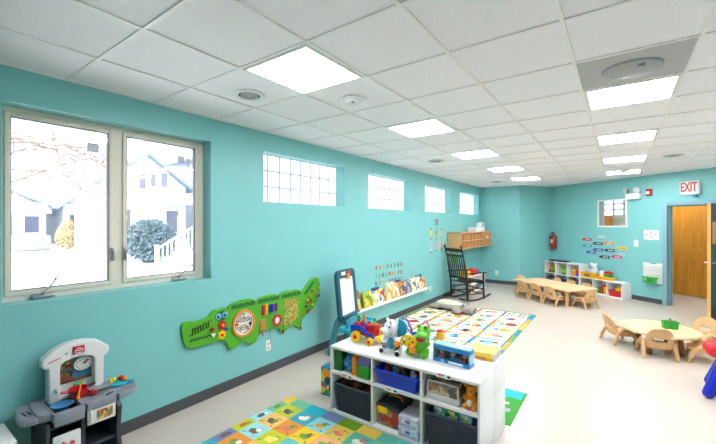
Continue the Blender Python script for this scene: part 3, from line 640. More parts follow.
TXT = pattern('bead_mosaic', [(180, 60, 50), (216, 188, 70), (84, 168, 34), (200, 150, 80), (84, 168, 34), (70, 120, 50), (225, 200, 120)], 90)
MB().add(shape2d([[rel(p) for p in ((2.99, .80), (3.225, .785), (3.215, .55), (3.03, .46), (2.985, .50))]], .004), ML0 @ Matrix.Translation((0, 0, .033)), TXT).build('bead_mosaic', t)
for c, mt in (((3.40, .70), RED), ((3.375, .735), YEL), ((3.44, .72), mat('crimson', (176, 24, 52))), ((3.35, .66), DARK), ((3.39, .61), RB), ((3.47, .66), YEL), ((3.55, .76), RED), ((3.52, .82), mat('wood_block', (196, 128, 70))), ((3.59, .87), YEL), ((3.42, .78), ORANGE), ((3.46, .84), RED), ((3.50, .56), OAK), ((3.60, .76), BLUE), ((3.37, .585), RED)):
    y, z = rel(c); MB().sph((.045, y, z), .016, mt, seg=10).tube([(.031, y, z-.02), (.045, y, z), (.031, y+.02, z+.02)], .002, METAL, 4).build('tail_bead', t)
# ---------------------------------------------------------------- toddler easel
t = thing('toddler_easel', 'teal toddler easel with a white drawing board against the wall', 'easel', (.33, 3.865, 0), .16)
# local: x = away from wall, y along wall
sh = lambda z: -.10*(z-.3)   # board leans back toward the wall
fr = MB()
def rr(hw, hh, r, cy, n=6):
    L = []
    for cx, cz, a0 in ((hw-r, hh-r, 0), (-hw+r, hh-r, PI/2), (-hw+r, -hh+r, PI), (hw-r, -hh+r, 3*PI/2)):
        for k in range(n+1): L.append((cx+r*math.cos(a0+PI/2*k/n), cy+cz+r*math.sin(a0+PI/2*k/n)))
    return L
tilt = Matrix.Translation((.0, 0, .44)) @ Matrix.Rotation(-.10, 4, 'Y')
fr.add(shape2d([rr(.245, .325, .07, .325), rr(.19, .25, .025, .31)], .05, .008), tilt @ ML0, TEALD); fr.build('board_frame', t)
b = MB().add(shape2d([rr(.195, .255, .02, .31)], .012), tilt @ ML0 @ Matrix.Translation((0, 0, .008)), mat('dry_erase_white', (226, 228, 232), .25)).build('white_board', t)
Mt = tilt @ ML0
MB().prism([(-.14, .59), (-.035, .59), (-.035, .635), (-.14, .635)], .02, .03, WHITE, Mt).build('white_sticker', t, 0); cp = MB(); cp.prism([(.03, .59), (.10, .59), (.10, .635), (.03, .635)], .02, .03, RED, Mt); cp.build('red_sticker', t, 0)
MB().prism([(-.015, .535), (.06, .535), (.05, .60), (-.005, .60)], .018, .045, ORANGE, Mt).build('paper_clip', t)
MB().box((.03, 0, .50), (.05, .46, .03), TEALD, None, .008).build('marker_ledge', t)
base = [(-.275, .005), (-.20, .005), (-.155, .20), (-.09, .345), (0, .37), (.09, .345), (.155, .20), (.20, .005), (.275, .005), (.235, .22), (.19, .40), (.10, .475), (-.10, .475), (-.19, .40), (-.235, .22)]
for x, a in ((-.15, .12), (.13, -.12)):
    Mx = Matrix.Translation((x, 0, 0)) @ Matrix.Rotation(a, 4, 'Y') @ ML0
    MB().add(shape2d([smooth_loop(base, 2)], .05, .008), Mx, TEALP).build('leg_arch', t)
MB().b2((-.11, -.15, .40), (.09, .15, .455), TEALP, .02).build('crossbar', t)
for y, x in ((-.25, .14), (.25, .14)):
    tr = MB(); tr.box((x, y, .355), (.20, .16, .016), CYAN, None, .005)
    for dx, dy, sx, sy in ((-.095, 0, .014, .16), (.095, 0, .014, .16), (0, -.075, .20, .014), (0, .075, .20, .014)): tr.box((x+dx, y+dy, .375), (sx, sy, .05), CYAN, None, .004)
    tr.build('side_tray', t)
# ---------------------------------------------------------------- book ledge and picture books
t = thing('book_ledge', 'white wall ledge holding a row of picture books', 'shelf', (.0, 5.5, .37))
MB().b2((.0, -1.28, 0), (.115, 1.32, .02), WHITE, .003).build('shelf_board', t, 30); MB().b2((.103, -1.28, .02), (.115, 1.32, .045), WHITE, .003).build('front_lip', t, 30); MB().b2((0, -1.28, .02), (.012, 1.32, .10), WHITE).build('back_plate', t, 0)
BK = [('orange picture book with a red spine leaning beside the easel', 4.40, .19, .25, (232, 150, 40), [(232, 150, 40), (90, 160, 60), (200, 40, 40), (250, 210, 90)], .09),
      ('blue-topped picture book behind the orange one beside the easel', 4.44, .17, .28, (40, 90, 170), [(40, 90, 170), (180, 40, 40), (60, 120, 190)], .055),
      ('yellow-green picture book with orange shapes, second in the front row', 4.72, .23, .22, (170, 190, 50), [(170, 190, 50), (236, 170, 40), (240, 220, 80), (90, 150, 60)], .09),
      ('teal and cream picture book, third in the front row', 4.93, .17, .20, (70, 160, 160), [(70, 160, 160), (240, 230, 190), (236, 190, 60), (250, 250, 240)], .09),
      ('yellow picture book with a red edge, right of the teal book', 5.13, .19, .21, (240, 214, 80), [(240, 214, 80), (246, 240, 200), (60, 120, 180), (200, 60, 40)], .09),
      ('dark navy picture book peeking out behind the yellow one', 5.02, .2, .24, (44, 60, 110), [(44, 60, 110), (70, 90, 150)], .055),
      ('pale green picture book with a dark spine near the ledge middle', 5.36, .2, .24, (180, 206, 150), [(180, 206, 150), (230, 236, 200), (226, 160, 70)], .09),
      ('pale white picture book standing tall behind the green one', 5.48, .22, .30, (214, 224, 236), [(214, 224, 236), (240, 244, 250), (180, 196, 214)], .055),
      ('tan picture book with orange animals, right of the pale green one', 5.60, .2, .24, (236, 196, 140), [(236, 196, 140), (226, 140, 60), (246, 232, 206)], .09),
      ('dark blue picture book, tallest of the ledge middle', 5.78, .16, .29, (30, 62, 130), [(30, 62, 130), (40, 90, 160), (24, 40, 90)], .055),
      ('brown and orange picture book in front of the dark blue one', 5.86, .22, .23, (214, 150, 80), [(214, 150, 80), (110, 70, 50), (236, 190, 110), (80, 80, 120)], .09),
      ('grey-violet picture book right of the brown one', 6.08, .18, .24, (136, 140, 180), [(136, 140, 180), (176, 186, 210), (90, 96, 140)], .09),
      ('white picture book with yellow drawings near the ledge end', 6.30, .2, .25, (240, 238, 226), [(240, 238, 226), (240, 238, 226), (240, 206, 60), (120, 110, 100)], .09),
      ('white picture book with dark drawings, second from the ledge end', 6.52, .19, .23, (244, 240, 232), [(244, 240, 232), (244, 240, 232), (60, 60, 70), (230, 200, 160)], .09),
      ('orange picture book at the far end of the ledge', 6.70, .14, .22, (228, 150, 60), [(228, 150, 60), (246, 226, 190), (200, 110, 40)], .09),
      ('navy picture book standing above the others at the ledge end', 6.60, .26, .30, (28, 62, 118), [(28, 62, 118), (28, 62, 118), (120, 190, 220)], .055)]
PAGES = mat('book_pages', (244, 240, 228), .8)
for i, (lb, yc, wd_, hh, c, pc, xo) in enumerate(BK):
    wd_ *= 1.1; hh *= 1.14
    t = thing('picture_book', lb, 'book', (xo-.013, yc, .39), 0, 'picture books on the wall ledge'); R_ = RY(-.17)
    cm = mat('book_%d' % i, c, .35); pm = pattern('book_art_%d' % i, pc, 22)
    m = MB(); m.box(R_ @ Vector((0, 0, hh/2)), (.012, wd_-.006, hh-.006), PAGES, R_); m.build('page_block', t, 0)
    m = MB(); m.box(R_ @ Vector((.0075, 0, hh/2)), (.003, wd_, hh), pm, R_); m.box(R_ @ Vector((-.0075, 0, hh/2)), (.003, wd_, hh), cm, R_); m.box(R_ @ Vector((0, -wd_/2, hh/2)), (.017, .003, hh), cm, R_); m.build('cover', t, 0)
# alphabet stickers
LC = [(200, 90, 60), (60, 60, 66), (50, 130, 130), (220, 130, 60), (70, 110, 80), (190, 60, 70), (214, 160, 60)]
al = 'ABCDEFGHIJKLMNOPQRSTUVWXYZ'; rowsA = [al[:8], al[8:17], al[17:]]
for r, rw in enumerate(rowsA):
    for i, ch in enumerate(rw):
        ym = 5.05+.86*i/(len(rw)-1)+.0; zz_ = (.972, .835, .71)[r]-.018*i/(len(rw)-1)
        c = LC[(i*3+r*2) % 7]; m = MB(); m.add(text_mesh(ch, .10, .002, .003), ML(0, 0, .0015) @ Matrix.Rotation(random.uniform(-.25, .25), 4, 'Z'), mat('letter_%d' % ((i*3+r*2) % 7), c, .5))
        tag(m.build('letter_sticker', None, 0, loc=(0, ym, zz_)), 'small coloured wall sticker of the letter %s above the book ledge, in the %s row' % (ch, ('top', 'middle', 'bottom')[r]), 'wall sticker', 'alphabet stickers above the book ledge')
# seven figure stickers by the rocking chair
PS = [('grey and red figure sticker at the top of the group by the rocking chair', 7.50, 1.755, .2, .17, (150, 120, 130), (120, 130, 140)), ('yellow figure sticker, left in the middle row by the rocking chair', 7.216, 1.485, .11, .22, (230, 200, 60), (210, 190, 90)),
      ('green figure sticker, centre of the middle row by the rocking chair', 7.50, 1.485, .11, .22, (110, 180, 70), (200, 190, 90)), ('pink and yellow figure sticker, right in the middle row by the rocking chair', 7.77, 1.48, .11, .2, (220, 160, 160), (230, 190, 80)),
      ('pale figure sticker, left in the bottom row by the rocking chair', 7.216, 1.19, .1, .2, (200, 190, 200), (220, 210, 200)), ('pink figure sticker, centre of the bottom row by the rocking chair', 7.50, 1.2, .1, .19, (220, 150, 150), (200, 180, 150)), ('orange figure sticker, right in the bottom row by the rocking chair', 7.78, 1.2, .13, .24, (226, 150, 60), (196, 110, 60))]
SKIN = mat('printed_skin', (226, 180, 150), .6)
for i, (lb, yc, zc, w_, h_, c1, c2) in enumerate(PS):
    w_ *= 1.25; h_ *= 1.15; m = MB(); a = mat('fig_a%d' % i, c1, .6); b = mat('fig_b%d' % i, c2, .6); M = ML(0, 0, .001)
    m.prism([(-w_*.3, -h_*.1), (w_*.3, -h_*.1), (w_*.45, h_*.25), (-w_*.45, h_*.25)], 0, .001, a, M); m.prism([(-w_*.35, -h_*.35), (w_*.35, -h_*.35), (w_*.28, -h_*.1), (-w_*.28, -h_*.1)], 0, .001, b, M)
    for s in (-1, 1): m.prism([(s*w_*.2-.012, -h_*.5), (s*w_*.2+.012, -h_*.5), (s*w_*.2+.012, -h_*.35), (s*w_*.2-.012, -h_*.35)], 0, .001, BROWN if i % 2 else DARK, M)
    m.disc((0, h_*.36, .001), h_*.15, SKIN, 14, M=M); m.disc((0, h_*.42, .0014), h_*.14, BROWN if i % 2 else a, 14, (1, .6), M)
    tag(m.build('figure_sticker', None, 0, loc=(0, yc, zc)), lb, 'wall sticker', 'figure stickers by the rocking chair')
# ---------------------------------------------------------------- wall cubby with boxes on it
t = thing('wall_cubby', 'wooden two-row wall cubby shelf in the alcove corner', 'cubby shelf', (0, 8.13, 1.095)); LY = 2.40; D_ = .33; HH = .4
b = MB(); b.b2((0, 0, 0), (D_, .018, HH), OAK).b2((0, LY-.018, 0), (D_, LY, HH), OAK).b2((0, 0, HH-.018), (D_, LY, HH), OAK).b2((0, 0, 0), (D_, LY, .018), OAK).b2((0, 0, 0), (.012, LY, HH), OAK); b.build('case', t, 0)
MB().b2((.012, .018, .19), (D_-.003, LY-.018, .208), OAK).build('middle_shelf', t, 0)
for i in range(1, 9): y = LY*i/9; MB().b2((.012, y-.012, .018), (D_-.002, y+.012, HH-.018), OAK).build('divider', t, 0)
tag(MB().b2((.3301, 1.93, .21), (.332, 2.1, .27), WHITE).build('name_card', None, 0, loc=(0, 8.13, 1.095)), 'small white card on the front of the wooden wall cubby', 'card')
t = thing('storage_box', 'wide white storage box lying on the wall cubby', 'box', (.17, 9.72, 1.495)); MB().b2((-.12, -.35, 0), (.12, .35, .10), WHITEM, .006).build('box_body', t); MB().b2((-.125, -.355, .085), (.125, .355, .115), WHITE, .004).build('lid', t)
t = thing('storage_box', 'tall white box standing behind on the wall cubby', 'box', (.1, 10.28, 1.495)); MB().b2((-.08, -.17, 0), (.08, .17, .24), WHITEM, .006).build('box_body', t); MB().b2((.08, -.15, .02), (.082, .15, .22), LGREY).build('front_print', t, 0)
# toy shelf under the cubby (seen through the rocking chair)
t = thing('low_toy_shelf', 'low white shelf of toys behind the rocking chair', 'shelf', (.22, 9.10, 0))
b = MB(); b.b2((-.2, -.55, 0), (.2, -.53, .42), WHITE).b2((-.2, .53, 0), (.2, .55, .42), WHITE).b2((-.2, -.53, 0), (-.185, .53, .42), WHITE); b.build('case', t, 0)
for z in (.03, .22, .40): MB().b2((-.185, -.53, z), (.2, .53, z+.02), WHITE).build('shelf_board', t, 0)
def stack(name, label, cat, loc, items, rz=0):
    t = thing(name, label, cat, loc, rz)
    for nm, c, s_, mt, bv in items: MB().box(c, s_, mt, None, bv).build(nm, t)
    return t
stack('toy_bin', 'red toy bag on top of the low shelf behind the rocking chair', 'bag', (.24, 9.12, .42), [('bag_body', (0, 0, .07), (.26, .34, .14), RED, .05), ('handle', (0, 0, .155), (.03, .2, .03), RED, .01)])
stack('toy_block', 'large yellow toy on the low shelf behind the rocking chair', 'toy', (.2, 8.76, .42), [('block_base', (0, 0, .06), (.22, .22, .12), YEL, .02), ('knob', (0, 0, .17), (.10, .10, .1), YEL, .03)])
stack('toy_block', 'blue toy block at the far end of the low shelf', 'toy', (.2, 9.48, .42), [('block_base', (0, 0, .04), (.2, .2, .08), BLUE, .015), ('knob', (0, 0, .1), (.06, .06, .04), CYAN, .01)])
stack('toy_bin', 'white bin with a green rim in the upper bay of the low shelf', 'bin', (.22, 8.97, .24), [('bin_body', (0, 0, .06), (.26, .5, .12), WHITEM, .02), ('rim', (0, 0, .13), (.27, .51, .02), GREEN, .005)])
stack('toy_bin', 'orange bin in the lower bay of the low shelf', 'bin', (.22, 8.92, .05), [('bin_body', (0, 0, .06), (.28, .42, .12), ORANGE, .02), ('rim', (0, 0, .125), (.3, .44, .02), ORANGE, .005)])
stack('toy_bin', 'teal bin beside the orange bin in the low shelf', 'bin', (.22, 9.39, .05), [('bin_body', (0, 0, .06), (.28, .34, .12), TEALP, .02), ('rim', (0, 0, .125), (.3, .36, .02), TEALP, .005)])
m = MB(); m.b2((0, -.17, -.24), (.003, .17, .22), mat('leaf_green_print', (84, 176, 60), .5)); m.b2((.003, -.1, .0), (.0045, .1, .07), YEL); m.b2((.003, -.1, -.16), (.0045, .1, -.13), RED)
tag(m.build('wall_poster', None, 0, loc=(0, 8.55, .98)), 'green and yellow poster on the wall behind the rocking chair back', 'poster')
# ---------------------------------------------------------------- rocking chair
t = thing('rocking_chair', 'dark slatted wooden rocking chair facing the alcove', 'rocking chair', (.46, 8.12, 0), -.5)
RW = mat('dark_rocker_wood', (34, 26, 24), .35)
def bar(a, b, r, name, par=t, mt=RW, seg=8, flat=1): return MB().tube([a, b], r, mt, seg, flat=flat).build(name, par)
W = .27
for s in (-1, 1):
    rp = [(s*W, -.44+.88*k/10, .022+.09*((k/10-.45)*1.9)**2) for k in range(11)]
    MB().tube(rp, .021, RW, 6).build('rocker', t)
    MB().tube([(s*W, -.22, .03), (s*W, -.23, .40), (s*W, -.30, .8), (s*W, -.40, 1.19)], [.021, .023, .022, .018], RW, 8).build('back_post', t)
    MB().sph((s*W, -.405, 1.21), .022, RW, seg=10).build('finial', t)
    MB().tube([(s*W, .25, .03), (s*W, .24, .60)], [.021, .022], RW, 8).build('front_leg', t)
    MB().box((s*(W+.01), 0, .615), (.075, .60, .022), RW, None, .006).build('armrest', t)
    for z in (.16, .27): bar((s*W, -.22, z), (s*W, .245, z), .012, 'side_stretcher')
for z in (.14, .24): bar((-W, .245, z), (W, .245, z), .012, 'front_stretcher')
bar((-W, -.222, .2), (W, -.222, .2), .012, 'rear_stretcher')
MB().box((0, .24, .385), (2*W, .03, .06), RW, None, .004).build('seat_rail', t)
for i in range(8): MB().box((0, -.20+.066*i, .405+.003*i), (2*W-.03, .054, .016), RW, None, .004).build('seat_slat', t)
for z, y, h in ((1.12, -.385, .075), (1.0, -.355, .045), (.50, -.25, .05)): MB().box((0, y, z), (2*W, .022, h), RW, RX(-.22), .005).build('back_rail', t)
for i in range(7): x = -.20+.4*i/6; MB().tube([(x, -.25, .5), (x, -.30, .78), (x, -.36, 1.0)], .014, RW, 6, flat=1.3).build('back_slat', t)
# ---------------------------------------------------------------- floor rugs
GRASS = {}
def rm(n, c): return mat('rug_'+n, c, .9)
CR_ = rm('cream', (238, 230, 212)); palette = [rm('red', (196, 52, 48)), rm('orange', (232, 150, 50)), rm('green', (70, 150, 80)), rm('blue', (46, 130, 176)), rm('yellow', (240, 200, 70)), rm('brown', (120, 80, 60)), rm('dark', (60, 50, 60)), rm('pink', (226, 140, 150)), rm('lblue', (120, 186, 206))]
rx0, rx1, ry0, ry1 = .05, 2.02, 4.66, 7.40
m = MB(); m.b2((rx0, ry0, 0), (rx1, ry1, .008), rm('border', (70, 146, 96)))
bx = [.10, .565, 1.05, 1.51, 1.965]; ny = 7; cy_ = [4.74+.373*i for i in range(ny+1)]
SC_ = [rm('stripe_red', (190, 56, 50)), rm('stripe_orange', (230, 160, 60)), rm('stripe_blue', (40, 130, 170)), rm('stripe_green', (90, 160, 90)), rm('stripe_yellow', (238, 196, 70))]
z = .0082
def rq(a, b, c, d, zz_, mt): m.quad([(a, b, zz_), (c, b, zz_), (c, d, zz_), (a, d, zz_)], mt)
for i in range(4):
    for j in range(ny):
        a, b, c, d = bx[i], cy_[j], bx[i+1], cy_[j+1]; st = SC_[(i*2+j) % 5]; st2 = SC_[(i+j*3+1) % 5]
        rq(a, b, c, d, z, st); rq(a, b, a+.02, d, z+.0003, st2); rq(c-.025, b, c, d, z+.0003, SC_[2] if (i in (2, 3) and j in (0, 1, 5, 6)) else st2)
        rq(a+.028, b+.022, c-.032, d-.022, z+.0006, CR_)
        ccx, ccy = (a+c)/2, (b+d)/2; rnd = random.Random(i*17+j*5)
        if i == 3 and j == 6:
            for q in range(6): rq(a+.06+.065*q, b+.06, a+.10+.065*q, d-.06, z+.0009, palette[(q*2) % 8]); rq(a+.065+.065*q, b+.15, a+.095+.065*q, b+.19, z+.0011, CR_)
            continue
        p1, p2, p3 = rnd.sample(palette, 3)
        m.disc((ccx+rnd.uniform(-.04, .06), ccy+.03, z+.0009), .085, p1, 14, (rnd.uniform(.8, 1.25), rnd.uniform(1, 1.3))); m.disc((ccx+rnd.uniform(.04, .1), ccy+rnd.uniform(0, .07), z+.0011), .045, p2, 10); m.disc((ccx-.08, ccy+.0, z+.0012), .045, p3, 10, (1, 1.3))
        rq(ccx-.13, ccy-.125, ccx-.05, ccy-.108, z+.0009, palette[6]); rq(a+.05, d-.11, a+.085, d-.05, z+.0009, p1)
for j in range(ny): rq(bx[4]-.004, cy_[j], rx1-.006, cy_[j+1], z+.0008, [SC_[2], SC_[1], SC_[3], SC_[2], SC_[4], SC_[1], SC_[2]][j])
tag(m.build('picture_rug', None, 0), 'large cream rug of picture squares with coloured borders in front of the book ledge', 'rug')
# road play rug behind the white cube shelf
m = MB(); a, b, c, d = 1.15, 3.24, 2.52, 3.945; m.b2((a, b, 0), (c, d, .006), rm('grass', (60, 150, 50)))
RDG = rm('road', (120, 122, 128)); RDL = rm('road_light', (168, 168, 170)); WAT = rm('water', (40, 172, 200))
rq(2.16, 3.77, 2.5, 3.93, .0063, WAT); m.disc((2.18, 3.8, .0064), .12, WAT, 20, (1.8, 1)); rq(1.3, 3.72, 2.35, 3.78, .0066, RDG); rq(1.2, 3.46, 2.46, 3.53, .0066, RDL); rq(2.18, 3.26, 2.27, 3.9, .0068, RDG); rq(2.3, 3.26, 2.43, 3.33, .0064, WAT); rq(2.33, 3.6, 2.42, 3.65, .0064, rm('pale', (196, 214, 216)))
rq(2.3, 3.385, 2.42, 3.43, .0069, palette[1]); m.disc((2.36, 3.43, .0069), .02, palette[0]); m.disc((1.6, 3.6, .0069), .06, palette[4])
tag(m.build('road_rug', None, 0), 'green road play rug showing behind the white cube shelf', 'rug')
# foam play mat in front of the cube shelf
tiles = {0: (244, 206, 70), 1: (116, 190, 150), 2: (24, 174, 196), 3: (112, 128, 178), 4: (108, 152, 22), 5: (226, 196, 80), 6: (92, 178, 160), 7: (24, 174, 196), 8: (236, 148, 44), 9: (206, 204, 40), 10: (150, 214, 220), 11: (240, 190, 110), 12: (60, 168, 190), 13: (240, 200, 30), 14: (240, 172, 120), 15: (110, 196, 190)}
layout = [[0, 1, 2, 3, 4, 5, 6, 7, 5, 3, 1], [1, 9, 12, 10, 5, 6, 1, 3, 10, 8, 9], [10, 11, 8, 13, 14, 15, 9, 12, 11, 5, 6], [9, 10, 9, 15, 13, 1, 8, 11, 13, 15, 9], [3, 8, 11, 5, 10, 9, 14, 6, 9, 10, 8], [2, 13, 10, 8, 1, 12, 5, 15, 8, 11, 1], [9, 1, 5, 14, 13, 8, 3, 9, 10, 12, 5]]
m = MB(); ex = [.635, .735]+[.735+.1945*k for k in range(1, 9)]; ey = [2.518, 2.395]+[2.395-.187*k for k in range(1, 7)]
m.b2((ex[0], ey[-1], 0), (ex[-1], ey[0], .011), mat('mat_foam', (214, 206, 190), .7))
MT = lambda k: mat('mat_%d' % k, tiles[k], .55)
PC = [(238, 236, 226), (196, 110, 50), (242, 170, 60), (110, 160, 60), (120, 90, 70), (226, 120, 120), (90, 90, 110), (250, 220, 110)]
for j in range(len(ey)-1):
    for i in range(len(ex)-1):
        a, c = ex[i], ex[i+1]; d, b = ey[j], ey[j+1]; rq(a, b, c, d, .0113, MT(layout[j][i]))
        if i > 0 and j > 0:
            rnd = random.Random(i*31+j*7); x, y = (a+c)/2, (b+d)/2; u = c-a; p = [mat('print_%d' % q, PC[q], .6) for q in rnd.sample(range(8), 4)]; an = rnd.uniform(-.5, .5)
            kind = (i+2*j) % 4
            m.disc((x, y-.01, .0116), u*.2, p[0], 16, (1.25, .8), ang=an); m.disc((x+u*.17*math.cos(an+.7), y+u*.17*math.sin(an+.7), .0118), u*.13, p[1] if kind else p[0], 14)
            for s in (-1, 1): m.disc((x+u*.19+s*u*.07, y+u*.24, .0119), u*.045, p[2], 8); m.disc((x+s*u*.13, y-u*.17, .0115), u*.05, p[0] if kind % 2 else p[3], 8, (.7, 1.6))
            m.disc((x+u*.2, y+u*.14, .0121), u*.03, p[3], 8); m.disc((x-u*.32, y-u*.3, .0116), u*.08, mat('print_leaf', (90, 160, 70), .6), 8, (1.8, .4), ang=.6); m.disc((x+u*.3, y-u*.34, .0116), u*.05, p[2], 8)
        elif i == 0 and 0 < j: m.disc(((a+c)/2, (b+d)/2, .0116), .028, mat('print_%d' % ((j*3) % 8), PC[(j*3) % 8], .6), 12, (1, 1.5)); m.disc(((a+c)/2+.01, (b+d)/2+.045, .0118), .018, mat('print_%d' % ((j*3+2) % 8), PC[(j*3+2) % 8], .6), 12)
tag(m.build('play_mat', None, 0), 'bright foam play mat of coloured animal squares in the foreground', 'mat')
# plush bear on the rug
PL = mat('grey_plush', (160, 152, 144), .95, bump=.6, bscale=60); PL2 = mat('cream_plush', (226, 214, 192), .95, bump=.6, bscale=60)
t = thing('plush_floor_cushion', 'grey animal-shaped plush cushion with a cream back lying on the picture rug', 'cushion', (.60, 6.93, .008), -.3)
b = MB(); b.sph((-.04, 0, .07), .07, PL, (5.4, 3.4, 1.05)); b.sph((.38, -.08, .085), .085, PL, (1.6, 1.5, .95)); b.sph((.49, -.1, .07), .05, PL, (1.3, 1.2, .9))
for x, y in ((.26, -.24), (.27, .2), (-.28, -.22), (-.28, .22)): b.sph((x, y, .05), .05, PL, (2.6, 1.7, 1), RZ(.5 if x*y > 0 else -.5))
o = b.build('body', t); q = o.modifiers.new('r', 'REMESH'); q.mode = 'VOXEL'; q.voxel_size = .014; q.use_smooth_shade = True
MB().sph((-.09, .0, .105), .06, PL2, (4.9, 3.1, 1.05)).build('back_patch', t); MB().sph((.553, -.105, .08), .014, DARK, seg=8).build('nose', t)
for y in (-.16, .0): MB().sph((.36, y, .16), .03, PL, (1, .8, 1)).build('ear', t)
# ---------------------------------------------------------------- toy kitchen against the left wall
t = thing('toy_kitchen', 'grey and white toy kitchen with an arched hood and a clock', 'toy kitchen', (.03, .91, 0)); KO = Vector((.03, .91, 0))
KG = mat('kitchen_grey', (138, 142, 154), .4); KD = mat('kitchen_dark', (58, 62, 74), .45); KW = mat('kitchen_white', (228, 228, 228), .35); KI = mat('kitchen_recess', (20, 22, 28), .6)
k = MB(); wbk = lambda m, a, b, mt, bv=0: m.b2(a, b, mt, bv)
for y0_, y1_ in ((.70, .722), (.885, .908), (1.09, 1.115)): wbk(k, (.04, y0_, 0), (.355, y1_, .45), KD, .006)
wbk(k, (.035, .70, 0), (.05, 1.115, .45), KD); wbk(k, (.05, .722, .40), (.345, .885, .415), KD); wbk(k, (.05, .908, .19), (.345, 1.09, .21), KD); wbk(k, (.05, .722, .02), (.35, 1.09, .05), KD); wbk(k, (.05, .908, .34), (.345, 1.09, .355), KD)
k.prism([(.355, .0), (.355, .45), (.39, .42), (.365, .25), (.42, .0)], 1.09, 1.115, KD, Matrix(((1, 0, 0, 0), (0, 0, 1, 0), (0, 1, 0, 0), (0, 0, 0, 1))))
k.build('cabinet', t, 30, world=True)
c = MB()
c.add(shape2d([smooth_loop([(.04, .625), (.16, .605), (.285, .60), (.305, .665), (.30, .675), (.04, .70)], 1)], .045, .01), Matrix.Translation((0, 0, .477)), KG); lw = c.build('counter_wing', t, world=True)
s_ = MB()
for y in (.628, .652): s_.box((.20, y, .5005), (.07, .008, .003), KI, RZ(.1))
s_.build('slot', lw, 0, world=True)
c = MB().add(shape2d([smooth_loop([(.04, .685), (.30, .668), (.325, .70), (.33, .735), (.04, .745)], 1)], .05, .008), Matrix.Translation((0, 0, .482)), KG); c.build('counter_wing', t, world=True)
c = MB(); wbk(c, (.04, .73, .45), (.385, .745, .51), KG, .006); wbk(c, (.355, .735, .425), (.39, .895, .51), KG, .008); wbk(c, (.04, .735, .46), (.10, .895, .51), KG, .006); wbk(c, (.10, .885, .45), (.38, .90, .51), KG, .006); wbk(c, (.10, .745, .455), (.36, .885, .462), KI); c.build('sink', t, world=True)
c = MB().add(shape2d([smooth_loop([(.04, .895), (.37, .895), (.375, 1.0), (.37, 1.10), (.04, 1.11)], 1)], .055, .01), Matrix.Translation((0, 0, .4775)), KG); c.build('worktop', t, world=True)
c = MB().add(shape2d([smooth_loop([(.05, 1.09), (.36, 1.09), (.35, 1.19), (.30, 1.25), (.12, 1.25), (.05, 1.18)], 1)], .045, .01), Matrix.Translation((0, 0, .476)), KG); c.build('counter_wing', t, world=True)
b = MB(); b.lathe([(.07, 0), (.07, .006), (.05, .008), (.05, .004), (.02, .004), (.02, .008), (0, .008)], (0, 0, 0), mat('burner_grey', (120, 124, 128), .4), 24, Matrix.Translation((.215, 1.03, .505))); b.build('burner', t, world=True)
b = MB(); b.tube([(.12, .80, .51), (.12, .80, .56), (.14, .80, .58), (.17, .80, .565)], .009, METAL, 8); b.cyl((.12, .775, .51), (.12, .775, .535), .009, METAL); b.build('faucet', t, world=True)
hd = MB(); MHW = ML(0, 0, 0)
outer = [(.778, .50), (.778, .735), (.752, .742), (.740, .765), (.744, .79)] + [(.927+.165*math.cos(PI-PI*i/10), .79+.075*math.sin(PI-PI*i/10)) for i in range(1, 10)] + [(1.110, .79), (1.115, .765), (1.10, .742), (1.080, .735), (1.080, .50)]
inner = [(.818, .505), (.818, .72)] + [(.930+.112*math.cos(PI-PI*i/8), .725+.052*math.sin(PI-PI*i/8)) for i in range(0, 9)] + [(1.042, .72), (1.042, .505)]
hd.add(shape2d([outer, inner], .09, .012), MHW @ Matrix.Translation((0, 0, .10)), KW); hd.build('hood', t, world=True)
MB().b2((.055, .82, .585), (.075, 1.045, .785), mat('kitchen_blue', (58, 128, 160), .4)).build('back_panel', t, 0, world=True)
MB().b2((.055, .82, .50), (.078, 1.045, .585), KW).build('lower_panel', t, 0, world=True)
MB().b2((.075, .825, .582), (.09, 1.045, .598), BROWN, .002).build('shelf_strip', t, world=True)
ck = MB().add(shape2d([[(.975+.054*math.cos(a*PI/14), .695+.045*math.sin(a*PI/14)) for a in range(28)]], .02, .003), MHW @ Matrix.Translation((0, 0, .085)), WHITE).build('clock', t, world=True)
cf = MB()
for a in range(12): th = a*PI/6; cf.box((.0965, .975+.042*math.cos(th), .695+.034*math.sin(th)), (.003, .006, .006), BLACK)
cf.build('clock_marks', ck, 0, world=True)
cf = MB(); cf.tube([(.0975, .975, .695), (.0975, 1.005, .717)], .0045, BLACK, 4); cf.tube([(.0975, .975, .695), (.0975, .992, .702)], .005, BLACK, 4); cf.build('clock_hands', ck, 0, world=True)
SHELFP = pattern('shelf_of_jars', [(120, 66, 30), (200, 150, 60), (70, 50, 36), (150, 60, 40), (90, 120, 60), (60, 40, 30)], 55)
for z in (.715, .64): MB().b2((.075, .845, z-.03), (.08, .915, z+.025), SHELFP).b2((.078, .842, z-.034), (.088, .918, z-.028), BROWN).build('jar_picture', t, 0, world=True)
sg = MB().box((.149, .932, .818), (.012, .07, .056), mat('sign_red', (196, 36, 48), .4), None, .004).build('red_sign', t, world=True)
l = MB(); l.tube([(.1565, .906, .806), (.1565, .918, .824), (.1565, .932, .831), (.1565, .946, .824), (.1565, .958, .806)], .0035, WHITE, 4); l.tube([(.1565, .912, .798), (.1565, .952, .798)], .003, WHITE, 4); l.tube([(.1565, .922, .813), (.1565, .942, .813)], .003, WHITE, 4); l.build('sign_outline', sg, 0, world=True)
l = MB()
for i in range(5): l.box((.1463, .768+.014*i, .772+.004*i), (.003, .009, .007), mat('sign_red', (196, 36, 48)))
l.build('small_lettering', t, 0, world=True)
MB().b2((.144, .855, .80), (.148, .868, .816), GREY, .001).build('hood_switch', t, 0, world=True)
d = MB().box((.365, .998, .41), (.025, .17, .115), KW, None, .012).build('oven_door', t, world=True)
